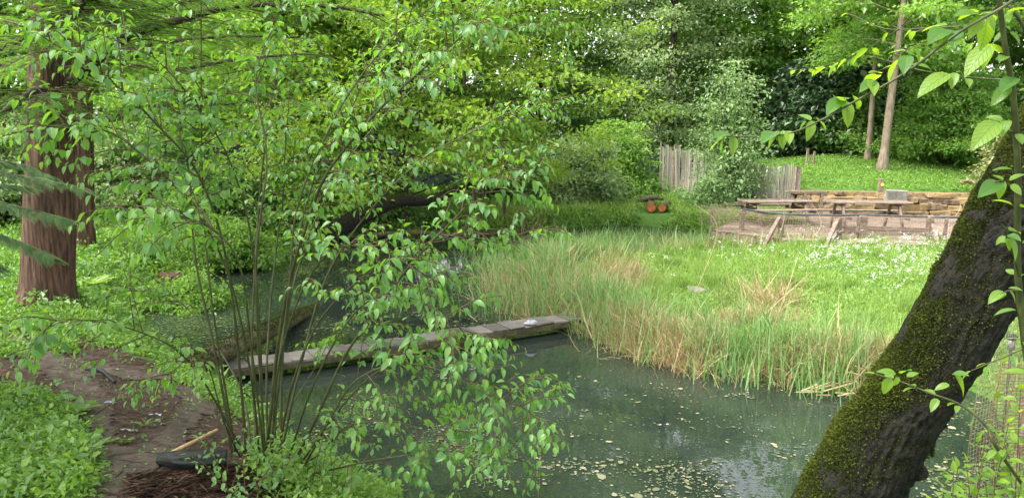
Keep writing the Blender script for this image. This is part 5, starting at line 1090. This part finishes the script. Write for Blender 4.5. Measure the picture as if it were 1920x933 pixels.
# ------------------------------------------------------------------ netting fence and rusty panel at the right, garden lamp
c0 = at(1800, 800, 4.6); xa, xb, Y_ = at(1822, 800, 4.7)[0], 4.6, 4.7; root = thing('net_fence', 'pale galvanised netting fence running down into the water behind the leaning trunk', 'fence', (xa, Y_, 0)); g = Geo(); ztop = at(1880, 600, 4.9)[2]; zb = .0
def nf(u, z): return np.array([xa + (xb - xa) * u, Y_ + 1.3 * u + .03 * math.sin(9 * u + 4 * z), z])
for u in np.arange(0, 1.001, .02):
    tube(g, [nf(min(1, max(0, u + .02 * math.sin(q * 1.3))), zb + (ztop - zb) * q / 6) for q in range(7)], .0016, 4, cap=False)
for z in np.arange(zb, ztop, .03): tube(g, [nf(u, z + .004 * math.sin(u * 30)) for u in np.linspace(0, 1, 14)], .0014, 4, cap=False)
part(g, 'netting', M['palewire'], root)
g = Geo(); p = nf(.45, 0); beam(g, p + [0, .05, -.3], p + [0, .05, ztop - .02], .05, .05); part(g, 'post', M['timber'], root, False)
p = nf(.0, 0); lp = at(1896, 650, 5.3); root = thing('garden_lamp', 'small round solar lamp with a black cap standing behind the netting at the right edge', 'lamp', (lp[0], lp[1], gz1(lp[0], lp[1]))); c = np.array([lp[0], lp[1], lp[2]])
g = Geo(); tube(g, [c + [0, 0, .055], c + [0, 0, .06], c + [0, 0, .085], c + [0, 0, .09]], [.030, .036, .036, .03], 20); part(g, 'cap', M['plastic'], root)
g = Geo(); tube(g, [c + [0, 0, -.02], c + [0, 0, .055]], [.022, .03], 20); part(g, 'lens', M['lens'], root)
g = Geo(); tube(g, [np.array([c[0], c[1], gz1(c[0], c[1]) - .05]), c + [0, 0, -.02]], .008, 8); part(g, 'stake', M['plastic'], root)
root = thing('mesh_panel', 'rusty welded wire panel leaning at the lower right edge beside the dogwood', 'wire panel', at(1900, 860, 3.2)); g = Geo()
A0, A1, A2 = at(1838, 860, 3.2), at(1990, 868, 3.1), at(1880, 682, 3.35); ux = A1 - A0; uy = A2 - A0
for k in range(29): t = k / 28; tube(g, [A0 + uy * t, A0 + uy * t + ux], .0017, 5, cap=False)
for t in (.0, .2, .4, .6, .8, 1.0): tube(g, [A0 + ux * t, A0 + ux * t + uy], .0026, 5, cap=False)
part(g, 'wires', M['rust'], root)

# ------------------------------------------------------------------ small plants on the near bank
def dock(label, px, py, n, size, up=.8):
    p = ong(px, py); root = thing('dock_plant', label, 'plant', p, 'broad-leaved plants on the near bank'); g = Geo()
    for k in range(n):
        a = k * 2.4 + R.uniform(-.3, .3); d = unit([math.cos(a), math.sin(a) * .8, up * R.uniform(.6, 1.3)]); T_ = leaf_template(6, .17, .1, .35)
        g.scatter(T_, (p + d * .01)[None], frames(d[None], np.array([[0, 0, 1.]]) - d[None] * .2), np.array([size * R.uniform(.7, 1.1)]), R.uniform(.2, .7, 1))
    part(g, 'leaves', M['mid'] if size > .2 else M['herb'], root)
dock('broad-leaved dock with upright leaves in the lush patch at lower left', 82, 815, 9, .27)
dock('smaller dock left of the upright one in the lush patch', 20, 810, 8, .24)
dock('dock plant at the top edge of the lush patch by the path', 150, 775, 8, .17)
dock('low dock leaf cluster near the lower edge of the lush patch', 140, 880, 7, .22)
dock('small rosette growing alone on the upper bare soil', 125, 655, 9, .10)
dock('little seedling in the middle of the bare soil', 232, 832, 6, .08)
dock('little seedling beside the black log', 270, 800, 6, .07)
def fern(label, px, py, dirs, size):
    p = ong(px, py); root = thing('fern', label, 'fern', p, 'ferns on the left bank'); g = Geo(); T_ = frond_template(18, 1, .26, .35)
    for a, u in dirs: d = unit([math.cos(a), math.sin(a), u]); g.scatter(T_, p[None] + [[0, 0, .02]], frames(d[None], np.array([[0, 0, 1.]])), np.array([size * R.uniform(.8, 1.1)]), R.uniform(.5, 1, 1))
    part(g, 'fronds', M['herb'], root, False)
fern('fern with long arching fronds at the bottom left corner', -10, 900, [(a, .35) for a in (-.25, .1, .5, -.6, 1, 2, 3, 4)], .42)
fern('fern spreading at the bottom edge right of the corner fern', 60, 925, [(a, .3) for a in (-.3, .2, .7, 1.4, 2.2, 3, 3.8, 5)], .3)
fern('bright fern tuft behind the base of the big redwood', 165, 540, [(a, .7) for a in (0, .6, 1.2, 1.9, 2.6, 3.2, 4, 5, 5.6)], .36)
fern('fern at the right foot of the big redwood', 185, 580, [(a, .5) for a in (0, .7, 1.4, 2.2, 3, 4, 5)], .26)
